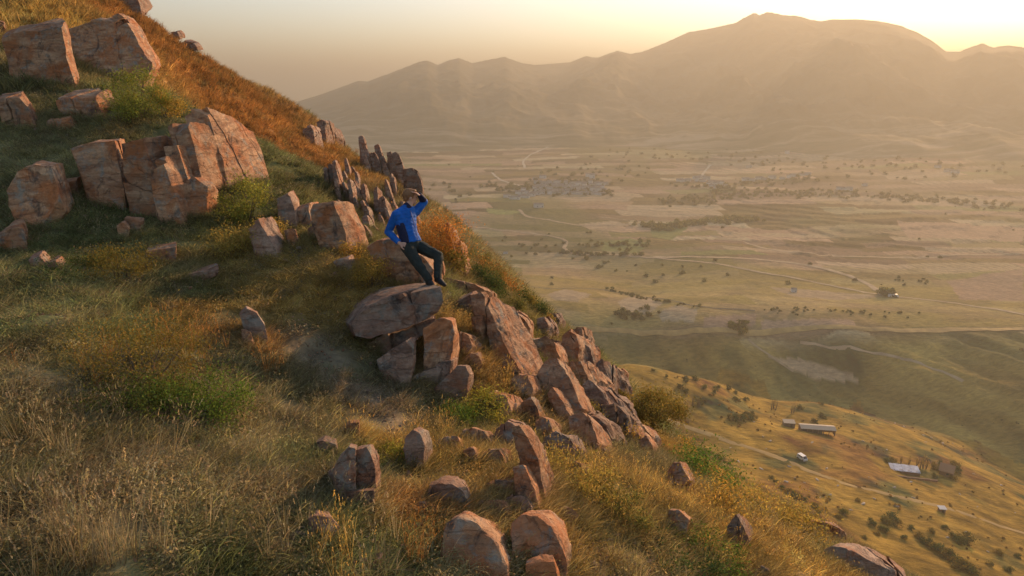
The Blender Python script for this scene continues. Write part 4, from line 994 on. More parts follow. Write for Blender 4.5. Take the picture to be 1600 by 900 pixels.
# ------------------------------------------------------------------ shrubs
def leaves_mesh(name, n, R, Hh, leaf, seed, clumps, mat, base=0.12, gap=0.34):
    rg = np.random.default_rng(seed)
    cc = []
    for k in range(clumps):
        a = rg.uniform(0, 6.28); rr = R * math.sqrt(rg.random()) * 0.85; h = Hh * (base + (1 - base) * rg.random() ** 0.8) * (1 - 0.45 * (rr / R) ** 2)
        cc.append((rr * math.cos(a), rr * math.sin(a), h * 0.9))
    cc = np.array(cc); w = rg.integers(0, clumps, n)
    sg = gap * R * np.array([0.55, 0.55, 0.5]) * (0.6 + 0.8 * rg.random((clumps, 1)))[w]
    C = cc[w] + rg.normal(size=(n, 3)) * sg
    C[:, 2] = np.abs(C[:, 2])
    U = rg.normal(size=(n, 3)) + np.array([0, 0, 0.5]); U /= np.linalg.norm(U, axis=1)[:, None]
    Wv = np.cross(U, rg.normal(size=(n, 3))); Wv /= np.linalg.norm(Wv, axis=1)[:, None]
    l = leaf * rg.uniform(0.55, 1.35, (n, 1))
    V = np.stack([C - U * l, C + Wv * l * 0.42, C + U * l, C - Wv * l * 0.42], 1).reshape(-1, 3)
    I = np.arange(n)[:, None] * 4; Fq = np.concatenate([I, I + 1, I + 2, I + 3], 1)
    me = np_mesh(name, V, Fq, mat, smooth=False)
    tone = (rg.uniform(0.55, 1.4, (n, 1)) * rg.uniform(0.75, 1.25, (clumps, 1))[w]) * np.c_[rg.uniform(0.85, 1.25, n), np.ones(n), rg.uniform(0.7, 1.1, n)]
    a_ = me.color_attributes.new('tone', 'FLOAT_COLOR', 'POINT')
    a_.data.foreach_set('color', np.c_[np.repeat(tone, 4, 0), np.ones(4 * n)].astype(np.float32).ravel())
    return me, cc
def stems_mesh(name, tips, r0, mat, seed=0):
    rg = np.random.default_rng(seed); V = []; Fq = []
    for t in tips:
        b = np.array([t[0] * 0.12, t[1] * 0.12, -0.1]); t = np.array(t)
        m = (b + t) / 2 + rg.normal(0, 0.06 * np.linalg.norm(t), 3)
        pts = [b, m, t]; rad = [r0, r0 * 0.6, r0 * 0.2]
        for s in range(3):
            for k in range(4):
                a = k * math.pi / 2; V.append(pts[s] + rad[s] * np.array([math.cos(a), math.sin(a), 0]))
        i = len(V) - 12
        for s in range(2):
            for k in range(4): Fq.append((i + s * 4 + k, i + s * 4 + (k + 1) % 4, i + s * 4 + 4 + (k + 1) % 4, i + s * 4 + 4 + k))
    return np_mesh(name, np.array(V), np.array(Fq), mat)
def bush(label, px, py, R, Hh, kind, n, leaf, clumps=14, cat='bush', name='bush', seed=1, group=None, ground=None, squash=1.0):
    g = hit_near(px, py) if ground is None else ground
    t = empty(name, (g[0], g[1], g[2] - 0.05)); setp(t, label, cat, group)
    n = int(n * 1.7); leaf = leaf * 0.72
    me, cc = leaves_mesh('foliage', n, R, Hh, leaf, seed, clumps, LEAF[kind])
    f = link(bpy.data.objects.new('foliage', me), t); f.scale = (1, squash, 1)
    s = link(bpy.data.objects.new('stem', stems_mesh('stem', cc[:12], 0.012 + 0.01 * Hh, M_BARK, seed)), t)
    return t
bush('large yellow green bush against the dark cracked block', 215, 185, 0.75, 1.15, 'bright', 5200, 0.030, 22, seed=11)
bush('smaller golden bush at the foot of the large yellow green one', 262, 186, 0.42, 0.7, 'yellow', 1600, 0.028, 10, seed=12)
bush('yellow green bush right of the big jointed outcrop', 385, 340, 0.5, 0.75, 'bright', 3200, 0.026, 16, seed=13)
bush('golden bush downhill of the yellow green one by the outcrop', 365, 392, 0.5, 0.5, 'yellow', 2600, 0.022, 16, seed=14)
bush('dry golden bush right of the outcrop, beside the grey leaning slab', 420, 372, 0.32, 0.45, 'yellow', 1400, 0.022, 10, seed=15)
bush('wide feathery olive bush topped with dry stalks in the shaded meadow', 215, 590, 0.62, 0.62, 'olive', 5200, 0.016, 26, seed=16)
bush('leafy bright green bush below the wide feathery olive one', 300, 650, 0.55, 0.42, 'green', 4800, 0.019, 22, seed=17)
bush('low dark green bush left of the leafy bright green one', 190, 640, 0.42, 0.35, 'dark', 2600, 0.018, 16, seed=18)
bush('olive bush in shade under the rust red slab', 190, 425, 0.5, 0.42, 'olive', 2800, 0.02, 16, seed=19)
bush('dark leafy bush in shade below the leftmost outcrop slab', 120, 425, 0.45, 0.3, 'dark', 2200, 0.02, 14, seed=20)
bush('golden green tuft of bush uphill of the overhanging slab', 580, 440, 0.33, 0.42, 'yellow', 1800, 0.02, 12, seed=21)
bush('round golden bush left of the boulder the man sits against', 553, 402, 0.3, 0.32, 'yellow', 1300, 0.02, 10, seed=22)
bush('bright lime green bush right of the dark rounded boulder', 755, 650, 0.36, 0.36, 'bright', 2600, 0.02, 14, seed=23)
bush('green bush in front of the bright lime green one', 710, 660, 0.32, 0.28, 'green', 1800, 0.018, 12, seed=24)
bush('orange leafed bush on the skyline just behind the man', 675, 400, 0.85, 1.1, 'orange', 6500, 0.026, 26, seed=25)
bush('olive bush on the skyline beneath the orange leafed one', 690, 424, 0.7, 0.6, 'olive', 1800, 0.04, 12, seed=26)
bush('sunlit yellow bush on the right flank among golden grass', 895, 762, 0.5, 0.42, 'yellow', 3000, 0.02, 16, seed=27)
bush('green bush under the sunlit yellow one on the right flank', 960, 800, 0.4, 0.3, 'olive', 1800, 0.02, 12, seed=28)
bush('leafy green patch of bush by the split stone', 600, 720, 0.22, 0.26, 'bright', 1000, 0.016, 10, seed=29)
bush('small green bush on golden grass above the two slanted slabs', 1100, 752, 0.9, 0.6, 'green', 1900, 0.04, 12, seed=30)
bush('golden bush between the slanted slabs and the pyramid stone', 1105, 800, 0.6, 0.4, 'yellow', 2200, 0.025, 14, seed=31)
bush('golden bush right of the pyramid stone', 1215, 830, 0.8, 0.6, 'yellow', 2400, 0.03, 16, seed=32)
bush('dark green bush under the pyramid stone', 1115, 880, 0.4, 0.3, 'green', 1500, 0.02, 12, seed=33)
bush('dark green bush low at the bottom, under the slanted slabs', 1060, 890, 0.4, 0.3, 'dark', 1500, 0.02, 12, seed=34)
# skyline scrub on the right edge of the hill
sk = [(738,412,.8,.7,'olive'),(752,428,.8,.7,'orange'),(766,440,.8,.7,'olive'),(784,452,.8,.7,'orange'),(800,465,.8,.6,'dark'),(816,474,.7,.6,'olive'),(832,486,.7,.6,'dark'),(770,460,.7,.6,'dark'),(798,482,.6,.5,'olive'),(846,500,.5,.5,'yellow'),(886,520,.4,.5,'orange'),
      (745,440,.7,.6,'dark'),(975,655,.6,.5,'olive'),(988,640,.6,.5,'olive'),(1005,652,.6,.5,'yellow'),(960,628,.5,.5,'olive'),(1055,690,.7,.5,'olive'),(1065,705,.7,.5,'yellow'),(870,590,.4,.3,'green'),(625,262,.9,.8,'orange'),(655,330,1.0,.9,'olive'),(545,232,1.1,.5,'orange'),(515,236,.9,.5,'orange')]
for k, (px, py, R_, H_, kd) in enumerate(sk):
    bush(['low %s bush on the steep right hand edge of the hill' % {'olive': 'olive green', 'orange': 'orange brown', 'dark': 'dark green', 'yellow': 'golden', 'green': 'green'}[kd]][0], px, py, R_ * 0.7, H_ * 0.6, kd, 1100, 0.035, 9, seed=60 + k, group='low bushes along the edge of the hill')
for k, (px, py, R_, H_, kd) in enumerate([(845,575,.35,.25,'olive'),(898,520,.3,.3,'orange'),(862,580,.25,.2,'green'),(930,625,.35,.3,'olive'),(912,650,.3,.25,'olive'),(950,662,.3,.25,'yellow'),(830,530,.3,.25,'olive'),(975,690,.35,.3,'yellow'),(884,600,.2,.2,'orange')]):
    bush('small bush rooted between blocks of the dark crag', px, py, R_, H_, kd, 700, 0.028, 8, seed=160 + k, group='small bushes rooted in the crag')
# the small tree
def small_tree(label, g, Hh, R, kind, n, leaf, seed, group=None, name='tree', trunk_h=0.45):
    rg = np.random.default_rng(seed)
    t = empty(name, (g[0], g[1], g[2] - 0.05)); setp(t, label, 'tree', group)
    V = []; Fq = []
    def limb(p0, p1, r0, r1):
        p0 = np.array(p0, float); p1 = np.array(p1, float); m = (p0 + p1) / 2 + rg.normal(0, 0.05 * np.linalg.norm(p1 - p0), 3)
        i = len(V)
        for p, r in ((p0, r0), (m, (r0 + r1) / 2), (p1, r1)):
            for k in range(6):
                a = k * math.pi / 3; V.append(p + r * np.array([math.cos(a), math.sin(a), 0]))
        for s in range(2):
            for k in range(6): Fq.append((i + s * 6 + k, i + s * 6 + (k + 1) % 6, i + s * 6 + 6 + (k + 1) % 6, i + s * 6 + 6 + k))
    fork = (rg.normal(0, 0.03) * Hh, rg.normal(0, 0.03) * Hh, Hh * trunk_h)
    limb((0, 0, -0.15), fork, 0.035 * Hh, 0.022 * Hh)
    tips = []
    for k in range(9):
        a = k * 2.4; rr = R * rg.uniform(0.35, 0.8); tp = (rr * math.cos(a), rr * math.sin(a), Hh * rg.uniform(0.6, 0.92)); tips.append(tp); limb(fork, tp, 0.015 * Hh, 0.004 * Hh)
    link(bpy.data.objects.new('trunk', np_mesh('trunk', np.array(V), np.array(Fq), M_BARK)), t)
    me, cc = leaves_mesh('crown', n, R, Hh * 0.62, leaf, seed, 34, LEAF[kind], base=0.1, gap=0.34)
    c = link(bpy.data.objects.new('crown', me), t); c.location = (0, 0, Hh * 0.36)
    return t
small_tree('small round crowned yellow green tree alone on the golden slope below the crag', hit_near(1022, 692), 1.35, 0.62, 'olive', 7500, 0.026, 47)
# ------------------------------------------------------------------ the man
def cloth(name, col, rough=0.7, sheen=0.0, quilt=False):
    m, nt, nd, lk, bs = new_mat(name)
    tc = nd.new('ShaderNodeTexCoord'); n = noise_node(nd, 9, 5, 0.6, 0.5); lk.new(tc.outputs['Object'], n.inputs['Vector'])
    r = ramp(nd, [(0.3, tuple(c * 0.75 for c in col)), (0.7, tuple(c * 1.2 for c in col))]); lk.new(n.outputs[0], r.inputs[0]); lk.new(r.outputs[0], bs.inputs['Base Color'])
    bs.inputs['Roughness'].default_value = rough; bs.inputs['Specular IOR Level'].default_value = 0.2
    b = nd.new('ShaderNodeBump'); b.inputs['Strength'].default_value = 0.5; b.inputs['Distance'].default_value = 0.02; lk.new(n.outputs[0], b.inputs['Height']); lk.new(b.outputs[0], bs.inputs['Normal'])
    return m
M_BLUE = cloth('jacket_blue', (0.008, 0.105, 0.40), 0.75); M_NAVY = cloth('jacket_navy', (0.012, 0.016, 0.045)); M_TROUS = cloth('trouser_cloth', (0.022, 0.028, 0.024), 0.85)
M_SKIN = cloth('skin', (0.52, 0.30, 0.21), 0.55); M_HAIR = cloth('hair', (0.24, 0.115, 0.05), 0.6); M_SHOE = cloth('shoe_leather', (0.02, 0.018, 0.016), 0.6); M_ZIP = cloth('zip_trim', (0.10, 0.13, 0.30), 0.4)
M_SOLE = cloth('shoe_sole', (0.12, 0.11, 0.10), 0.8)

def J(px, py, d): return at(px, py, d)
def sph(c, r, axes=None, n=2):
    b = bmesh.new(); bmesh.ops.create_icosphere(b, subdivisions=n, radius=1.0)
    P = np.array([v.co[:] for v in b.verts]); b.free()
    r = np.array(r if hasattr(r, '__len__') else (r, r, r), float); P = P * r
    if axes is not None: P = P @ np.array(axes)
    return P + np.asarray(c)
def blob(name, pieces, voxel, mat, parent, smooth=4, fn=None):
    bm = bmesh.new()
    for pts in pieces:
        b = hull_bm(pts); me0 = bpy.data.meshes.new('h'); b.to_mesh(me0); b.free(); bm.from_mesh(me0); bpy.data.meshes.remove(me0)
    o0 = np.array(parent.location)
    me = bpy.data.meshes.new(name); bm.to_mesh(me); bm.free()
    me = evaluated(me, [('REMESH', dict(mode='VOXEL', voxel_size=voxel)), ('SMOOTH', dict(factor=0.5, iterations=smooth))])
    n = len(me.vertices); V = np.empty(n * 3, np.float32); me.vertices.foreach_get('co', V); V = V.reshape(-1, 3).astype(float)
    if fn is not None:
        N = np.empty(n * 3, np.float32); me.vertices.foreach_get('normal', N); V = fn(V, N.reshape(-1, 3).astype(float))
    V = V - o0
    me.vertices.foreach_set('co', V.astype(np.float32).ravel()); me.polygons.foreach_set('use_smooth', np.ones(len(me.polygons), bool)); me.update()
    me.materials.clear(); me.materials.append(mat)
    return link(bpy.data.objects.new(name, me), parent)
def cap(a, ra, b, rb): return np.vstack([sph(a, ra), sph(b, rb)])

D = 9.85
R_sh, L_sh = J(619, 335, D - .08), J(649, 331, D + .17)
neck, chest, belly, pelvis = J(636, 322, D + .04), J(634, 343, D + .04), J(638, 364, D + .02), J(644, 381, D + .02)
R_el, R_wr = J(607, 362, D + .05), J(624, 380, D - .12)
L_el, L_wr = J(663, 315, D + .22), J(656, 305, D + .08)
R_hip, L_hip = J(636, 385, D - .03), J(652, 384, D + .08)
R_kn, R_an = J(654, 414, D - .22), J(670, 437, D - .30)
L_kn, L_an = J(685, 400, D - .10), J(684, 433, D - .22)
head_c = J(641, 308, D + .05)
root = empty('person', tuple(pelvis)); setp(root, 'man in blue quilted jacket and dark trousers sitting against a boulder, shading his eyes', 'person')
ax = (L_sh - R_sh); ax /= np.linalg.norm(ax)
up = neck - pelvis; up -= ax * (up @ ax); up /= np.linalg.norm(up)
fr = np.cross(up, ax); fr /= np.linalg.norm(fr)
if fr[1] > 0: fr = -fr                        # chest turned towards the viewpoint
AX = np.array([ax, fr, up])
look = np.array([0.90, 0.38, -0.10]); look /= np.linalg.norm(look)
hs = np.cross(look, [0, 0, 1.0]); hs /= np.linalg.norm(hs); hu = np.cross(hs, look)
HX = np.array([look, hs, hu])               # hs points to the camera side of the head
# the body itself, one continuous surface
body = [cap(neck - up * .05, .058, head_c - hu * .05, .055), np.vstack([sph(chest, (.155, .10, .12), AX), sph(neck - up * .06, (.10, .07, .04), AX)]), np.vstack([sph(chest, (.14, .095, .08), AX), sph(belly, (.13, .09, .08), AX)]),
        np.vstack([sph(belly, (.13, .09, .06), AX), sph(pelvis, (.15, .105, .09), AX)]), cap(R_sh, .055, R_el, .042), cap(R_el, .042, R_wr, .028), cap(L_sh, .055, L_el, .042), cap(L_el, .042, L_wr, .028),
        cap(R_hip, .085, R_kn, .058), cap(R_kn, .058, R_an, .038), cap(L_hip, .085, L_kn, .058), cap(L_kn, .058, L_an, .038)]
# head
fc = head_c + look * .018
body += [np.vstack([sph(head_c - look * .012 + hu * .018, (.096, .076, .088), HX)]), np.vstack([sph(fc + look * .035 + hu * .03, (.040, .056, .035), HX), sph(fc + look * .045 - hu * .085, (.026, .03, .018), HX), sph(fc - look * .03 - hu * .055, (.03, .055, .03), HX)]),
         np.vstack([sph(fc + look * .072 + hu * .010, .010, None, 1), sph(fc + look * .098 - hu * .024, .011, None, 1), sph(fc + look * .07 - hu * .032, .014, None, 1)]),
         np.vstack([sph(fc + look * .070 + hu * .026 + hs * .03, .010, None, 1), sph(fc + look * .070 + hu * .026 - hs * .03, .010, None, 1)]),
         np.vstack([sph(fc + look * .068 - hu * .052 + hs * .015, .009, None, 1), sph(fc + look * .068 - hu * .052 - hs * .015, .009, None, 1)]),
         sph(fc + look * .066 - hu * .088, (.016, .02, .014), HX), sph(head_c - look * .012 - hu * .012 + hs * .080, (.018, .010, .030), HX, 2)]
blob('body', body, 0.009, M_SKIN, root, 2)
eye = []
ey = bpy.data.meshes.new('eye'); b = bmesh.new(); bmesh.ops.create_uvsphere(b, u_segments=10, v_segments=8, radius=.010); b.to_mesh(ey); b.free(); ey.materials.append(M_NAVY)
for s in (1, -1):
    e = link(bpy.data.objects.new('eye', ey), root); e.location = Vector(fc + look * .064 + hu * .010 + hs * .028 * s - pelvis)
def hairfn(V, N):
    return V + N * (0.006 * pnoise(V * 55))[:, None] + N * (0.004 * pnoise(V * 130))[:, None]
hair = [sph(head_c - look * .022 + hu * .030, (.096, .082, .092), HX, 3), np.vstack([sph(head_c + look * .045 + hu * .092, (.045, .05, .026), HX), sph(head_c - look * .03 + hu * .085, (.06, .06, .045), HX)]),
        np.vstack([sph(head_c - look * .07 - hu * .02, (.035, .06, .05), HX), sph(head_c - look * .04 + hu * .03, (.06, .078, .05), HX)])]
hb = blob('hair', hair, 0.007, M_HAIR, root, 1, hairfn)
# jacket
def quilt(V, N):
    t = (V - pelvis) @ up; s = np.abs((V - chest) @ ax)
    dist = np.linalg.norm(V - (pelvis + np.outer(t, up)), axis=1)
    tor = (dist < .21) & (t > -.02) & (t < .50)
    q = np.abs(np.sin(t * math.pi / 0.052)) ** 0.6
    return V + N * (np.where(tor, 0.005 * q - 0.003, 0.0))[:, None] + N * (0.008 * fbm(V * 14, 3))[:, None]
waist = pelvis + up * .035
jk = [np.vstack([sph(chest + up * .02, (.185, .125, .12), AX), sph(neck - up * .055, (.115, .085, .045), AX)]), np.vstack([sph(chest, (.172, .122, .08), AX), sph(belly, (.148, .112, .06), AX)]), np.vstack([sph(belly, (.148, .112, .06), AX), sph(waist, (.160, .122, .05), AX)]),
      np.vstack([sph(R_sh, .068), sph(chest + up * .05 - ax * .05, .08)]), np.vstack([sph(R_sh + up * .01, .05), sph(neck - up * .015, .062)]), np.vstack([sph(L_sh + up * .01, .05), sph(neck - up * .015, .062)]), np.vstack([sph(L_sh, .074), sph(chest + up * .06 + ax * .05, .08)]),
      cap(R_sh, .067, R_el, .058), cap(R_el, .060, R_wr + (R_el - R_wr) * .12, .043), cap(L_sh, .072, L_el, .058), cap(L_el, .058, L_wr + (L_el - L_wr) * .35, .046)]
blob('jacket', jk, 0.009, M_BLUE, root, 3, quilt)
blob('collar', [cap(neck - up * .055, .078, neck - up * .002, .064)], 0.008, M_NAVY, root, 2)
blob('side_panel', [np.vstack([sph(chest - ax * .115 - fr * .0 - up * .07, (.055, .095, .05), AX), sph(belly - ax * .095 - up * .02, (.058, .098, .04), AX), sph(waist - ax * .115, (.045, .090, .03), AX)])], 0.008, M_NAVY, root, 3)
blob('cuff', [cap(L_el + (L_wr - L_el) * .35, .058, L_wr, .040)], 0.008, M_NAVY, root, 2)
zt = chest + fr * .128 + up * .10 + ax * .02; zb = waist + fr * .122 + ax * .02
blob('zipper', [cap(zt, .006, (zt + zb) / 2 + fr * .010, .006), cap((zt + zb) / 2 + fr * .010, .006, zb, .006)], 0.004, M_ZIP, root, 1)
def crease(V, N): return V + N * (0.012 * fbm(V * np.array([9, 9, 16]), 3))[:, None]
blob('trousers', [np.vstack([sph(pelvis + up * .02, (.152, .112, .05), AX), sph(pelvis - up * .05, (.165, .122, .07), AX)]), np.vstack([sph(R_hip, .102), sph(pelvis - ax * .03, .10)]), np.vstack([sph(L_hip, .102), sph(pelvis + ax * .03, .10)]),
     cap(R_hip, .102, R_kn, .074), cap(R_kn, .074, R_an, .058), cap(L_hip, .102, L_kn, .076), cap(L_kn, .076, L_an, .058)], 0.010, M_TROUS, root, 3, crease)
for an, tdir in ((R_an, np.array([.55, -.80, -.12])), (L_an, np.array([.62, -.75, -.10]))):
    tdir = tdir / np.linalg.norm(tdir); dn = np.array([0, 0, -1.0])
    sh = blob('shoe', [np.vstack([sph(an + dn * .015, .046), sph(an + dn * .055 - tdir * .035, .036), sph(an + dn * .050 + tdir * .09, .040)]), np.vstack([sph(an + dn * .050 + tdir * .07, .042), sph(an + dn * .062 + tdir * .165, (.034, .034, .026))])], 0.007, M_SHOE, root, 2)
# hands: palm, four fingers of different lengths with two bends, a thumb from the side of the palm
def hand(wr, direction, palm_n, thumb_side, curl, name='hand'):
    d = np.array(direction, float); d /= np.linalg.norm(d); n = np.array(palm_n, float); n -= d * (n @ d); n /= np.linalg.norm(n); s = np.cross(d, n) * thumb_side
    pc = []
    A = np.array([d, s, n])
    pc.append(np.vstack([sph(wr, (.022, .024, .018), A), sph(wr + d * .075, (.016, .040, .014), A)]))
    for k, (o, L) in enumerate(((.030, .070), (.010, .080), (-.011, .074), (-.031, .058))):
        p = wr + d * .078 + s * o; dd = d.copy(); r = .0098
        for q in range(3):
            dd = dd * math.cos(curl[q]) + n * math.sin(curl[q]); dd /= np.linalg.norm(dd)
            p2 = p + dd * L * (.45, .32, .23)[q]; pc.append(np.vstack([sph(p, r, None, 1), sph(p2, r * .93, None, 1)])); p = p2; r *= .93
    p = wr + d * .022 + s * .026; t1 = p + (d * .6 + s * .8) * .038; t2 = t1 + (d * .85 + s * .35 + n * .3) * .034
    pc += [np.vstack([sph(p, .015, None, 1), sph(t1, .0115, None, 1)]), np.vstack([sph(t1, .0115, None, 1), sph(t2, .010, None, 1)])]
    return blob(name, pc, 0.0042, M_SKIN, root, 1)
hand(R_wr + (R_wr - R_el) * .04, (R_hip + np.array([.13, -.08, .02])) - R_wr, (0.1, .8, -.6), -1, (.15, .3, .2))
brow = head_c + look * .085 + hu * .045 + hs * .03
hand(L_wr, brow - L_wr + hu * .015, (-.1, .1, -1.0), 1, (.1, .15, .15))

# ------------------------------------------------------------------ buildings and vehicles on the lower slope
M_WALL = plain('plaster_wall', (0.42, 0.37, 0.30)); M_ROOFG = plain('roof_pale', (0.36, 0.30, 0.22), 0.7, 0.2, 6); M_DARKW = plain('dark_opening', (0.03, 0.027, 0.024)); M_WOOD = plain('weathered_wood', (0.13, 0.10, 0.075)); M_TARP = plain('blue_white_sheeting', (0.42, 0.47, 0.54), 0.35, 0.35, 0.8, 0.3)
M_WHITE = plain('white_paint', (0.75, 0.74, 0.70), 0.35, 0.04, 3, 0.02); M_GLASS = plain('dark_glass', (0.02, 0.025, 0.03), 0.1, 0.1, 3, 0.0); M_TYRE = plain('tyre_rubber', (0.02, 0.02, 0.02), 0.9); M_BROWN = plain('brown_brick', (0.22, 0.12, 0.07)); M_TILE = plain('grey_tile_roof', (0.24, 0.19, 0.15), 0.8, 0.3, 2); M_LIME = plain('limewash', (0.62, 0.60, 0.55), 0.8, 0.1, 2)
def box(name, c, s, mat, parent, bev=0.0):
    x, y, z = c; a, b_, h = s[0] / 2, s[1] / 2, s[2] / 2
    b = bmesh.new(); bmesh.ops.create_cube(b, size=1)
    for v in b.verts: v.co = Vector((v.co.x * s[0] + x, v.co.y * s[1] + y, v.co.z * s[2] + z))
    if bev: bmesh.ops.bevel(b, geom=list(b.edges), offset=bev, segments=1, affect='EDGES')
    me = bpy.data.meshes.new(name); b.to_mesh(me); b.free(); me.materials.append(mat)
    return link(bpy.data.objects.new(name, me), parent)
def prism(name, prof, x0, x1, mat, parent):
    n = len(prof); V = [(x0, y, z) for y, z in prof] + [(x1, y, z) for y, z in prof]
    Fc = [tuple(range(n))[::-1], tuple(range(n, 2 * n))] + [(i, (i + 1) % n, n + (i + 1) % n, n + i) for i in range(n)]
    return mesh_obj(name, V, Fc, mat, parent)
def vroot(name, px, py, rz, label, cat, group=None, lift=0.0):
    g = hit(px, py, near=False); t = empty(name, (g[0], g[1], g[2] + lift), rz); return setp(t, label, cat, group)
def vh(x, y): return float(H_val(np.array([x]), np.array([y]))[0])
# long open fronted shed
t = vroot('long_shed', 1276, 676, math.radians(-9), 'long low open fronted shed with pale roof on the golden lower slope', 'shed')
prism('roof', [(-2.4, 2.5), (-2.4, 2.62), (0.3, 3.3), (2.6, 2.7), (2.6, 2.55), (0.3, 3.15)], -7.3, 7.3, M_ROOFG, t)
box('wall', (0, 2.2, 1.1), (14.2, 0.3, 3.0), M_BROWN, t)
for s in (-1, 1): box('end_wall', (7.0 * s, 0.15, 1.2), (0.25, 3.7, 2.6), M_BROWN, t)
box('lean_to_wall', (-2.5, -1.4, 1.0), (8.6, 0.15, 2.4), M_DARKW, t)
for k in range(7): box('post', (-6.6 + 2.2 * k, -1.95, 1.1), (0.2, 0.2, 2.8), M_WOOD, t)
t = vroot('small_shed', 1232, 666, math.radians(-9), 'small dark shed standing left of the long low shed', 'shed')
prism('roof', [(-1.6, 2.1), (-1.6, 2.22), (1.7, 2.6), (1.7, 2.45)], -2.5, 2.5, M_ROOFG, t)
box('wall', (0, 0, 1.0), (4.6, 2.9, 2.2), M_WOOD, t); box('door', (0.8, -1.47, 0.9), (0.9, 0.08, 1.7), M_DARKW, t)
# sheeted roof and brick ruin
t = vroot('sheeted_hut', 1412, 737, math.radians(-14), 'long low hut roofed with blue white sheeting beside bare trees', 'hut')
box('wall', (0, 0, 0.6), (10.6, 3.6, 1.8), M_BROWN, t)
for k in range(7):
    x0 = -5.4 + k * 1.55
    prism('roof_sheet', [(-2.3, 1.30 + 0.06 * (k % 2)), (-2.3, 1.36 + 0.06 * (k % 2)), (2.1, 2.12 + 0.08 * ((k * 3) % 2)), (2.1, 2.05 + 0.06 * ((k * 3) % 2))], x0, x0 + 1.5, M_TARP, t)
t = vroot('brick_house', 1478, 742, math.radians(-38), 'small steep roofed brown house right of the sheeted hut', 'house')
box('wall', (0, 0, 1.0), (4.6, 4.0, 3.0), M_BROWN, t)
prism('roof', [(-2.5, 2.3), (0, 4.7), (2.5, 2.3), (2.5, 2.5), (0, 4.95), (-2.5, 2.5)], -2.7, 2.7, plain('clay_roof', (0.38, 0.21, 0.11)), t)
box('door', (-2.33, 0.3, 0.9), (0.08, 1.0, 1.8), M_DARKW, t); box('window', (0.6, -2.03, 1.4), (0.9, 0.06, 0.8), M_DARKW, t)
t = vroot('stone_wall', 1415, 747, math.radians(-14), 'low dark wall running along the front of the sheeted hut', 'wall')
for k in range(14): box('stone', (-7 + k * 1.35, 0, 0.25 + 0.05 * (k % 3)), (1.3, 0.5, 0.75 + 0.1 * (k % 2)), M_BROWN, t)
t = vroot('field_hut', 1471, 799, math.radians(-6), 'tiny pale roofed hut alone on the open golden slope', 'hut')
box('wall', (0, 0, 0.55), (1.9, 1.6, 1.7), M_BROWN, t); prism('roof', [(-1.1, 1.35), (-1.1, 1.46), (1.1, 1.66), (1.1, 1.55)], -1.25, 1.25, M_LIME, t); box('door', (0.1, -0.83, 0.5), (0.7, 0.06, 1.2), M_DARKW, t)
# vehicles
def vehicle(px, py, rz, label, L, Wd, Hh, van=True):
    t = vroot('van' if van else 'parked_car', px, py, rz, label, 'van' if van else 'car')
    h = Hh
    prism('body', [(-L/2, .35), (-L/2, h * .55), (-L/2 + .15, h * .62), (-L/2 + (.9 if van else 1.2), h * .97), (-L/2 + (1.2 if van else 1.6), h), (L/2 - (.2 if van else .9), h), (L/2, h * .6), (L/2, .35)], -Wd/2, Wd/2, M_WHITE, t)
    for s in (-1, 1):
        box('window', (s * (Wd/2 + .01), -L/2 + L * .38, h * .78), (.02, L * .26, h * .22), M_GLASS, t); box('window', (s * (Wd/2 + .01), L * .18, h * .78), (.02, L * .26, h * .22), M_GLASS, t)
        for q in (-1, 1):
            w = bmesh.new(); bmesh.ops.create_cone(w, segments=16, radius1=.34, radius2=.34, depth=.22, cap_ends=True, matrix=Matrix.Translation((s * (Wd/2 - .08), q * L * .31, .34)) @ Matrix.Rotation(math.pi/2, 4, 'Y')); me = bpy.data.meshes.new('wheel'); w.to_mesh(me); w.free(); me.materials.append(M_TYRE); link(bpy.data.objects.new('wheel', me), t)
    prism('windscreen', [(-L/2 + .16, h * .64), (-L/2 + (.88 if van else 1.18), h * .965), (-L/2 + (.86 if van else 1.16), h * .985), (-L/2 + .13, h * .66)], -Wd/2 + .12, Wd/2 - .12, M_GLASS, t)
    return t
vehicle(1253, 718, math.radians(20), 'small white van parked on the grey track of the golden slope', 3.9, 1.7, 1.95)
vehicle(1395, 464, math.radians(82), 'white vehicle on the pale road by a round tree, far across the valley', 7.5, 2.2, 2.3)
# stones strewn on the golden slope
me_st = []
for s in range(5):
    V = []
    rg = np.random.default_rng(s + 100)
    pts = rg.normal(size=(14, 3)); pts /= np.linalg.norm(pts, axis=1)[:, None]; pts *= np.array([1, .7, .5]) * rg.uniform(.75, 1.1, (14, 1)); pts[:, 2] += .25
    b = hull_bm(pts); me = bpy.data.meshes.new('stone'); b.to_mesh(me); b.free(); me.materials.append(plain('pale_stone', (0.42, 0.35, 0.28)) if s == 0 else me_st[0].materials[0]); me_st.append(me)
rg = np.random.default_rng(77)
gold_px = [(1190,682),(1205,690),(1270,690),(1235,730),(1290,735),(1310,760),(1200,700),(1145,700),(1160,650),(1345,690),(1360,745),(1260,753),(1280,750),(1500,770),(1530,790),(1420,755),(1450,690),(1395,660),(1410,668),(1425,672),(1440,680),(1455,684),(1470,690),(1490,694),(1380,655),(1180,660),(1330,800),(1350,790),(1230,770),(1285,780),(1300,775),(1150,720),(1185,735),(1385,705),(1560,760),(1585,800),(1520,740),(1540,860),(1510,830),(1480,840),(1225,756),(1240,745),(1365,780),(1405,790),(1430,778),(1395,760)]
for k, (px, py) in enumerate(gold_px):
    g = hit(px + rg.uniform(-4, 4), py + rg.uniform(-3, 3), near=False)
    o = link(bpy.data.objects.new('boulder', me_st[k % 5])); o.location = g; s = rg.uniform(0.35, 0.9); o.scale = (s * 1.4, s, s * .8); o.rotation_euler = (0, 0, rg.uniform(0, 6))
    setp(o, 'pale boulder lying on the golden lower slope', 'boulder', 'pale boulders strewn over the golden lower slope')
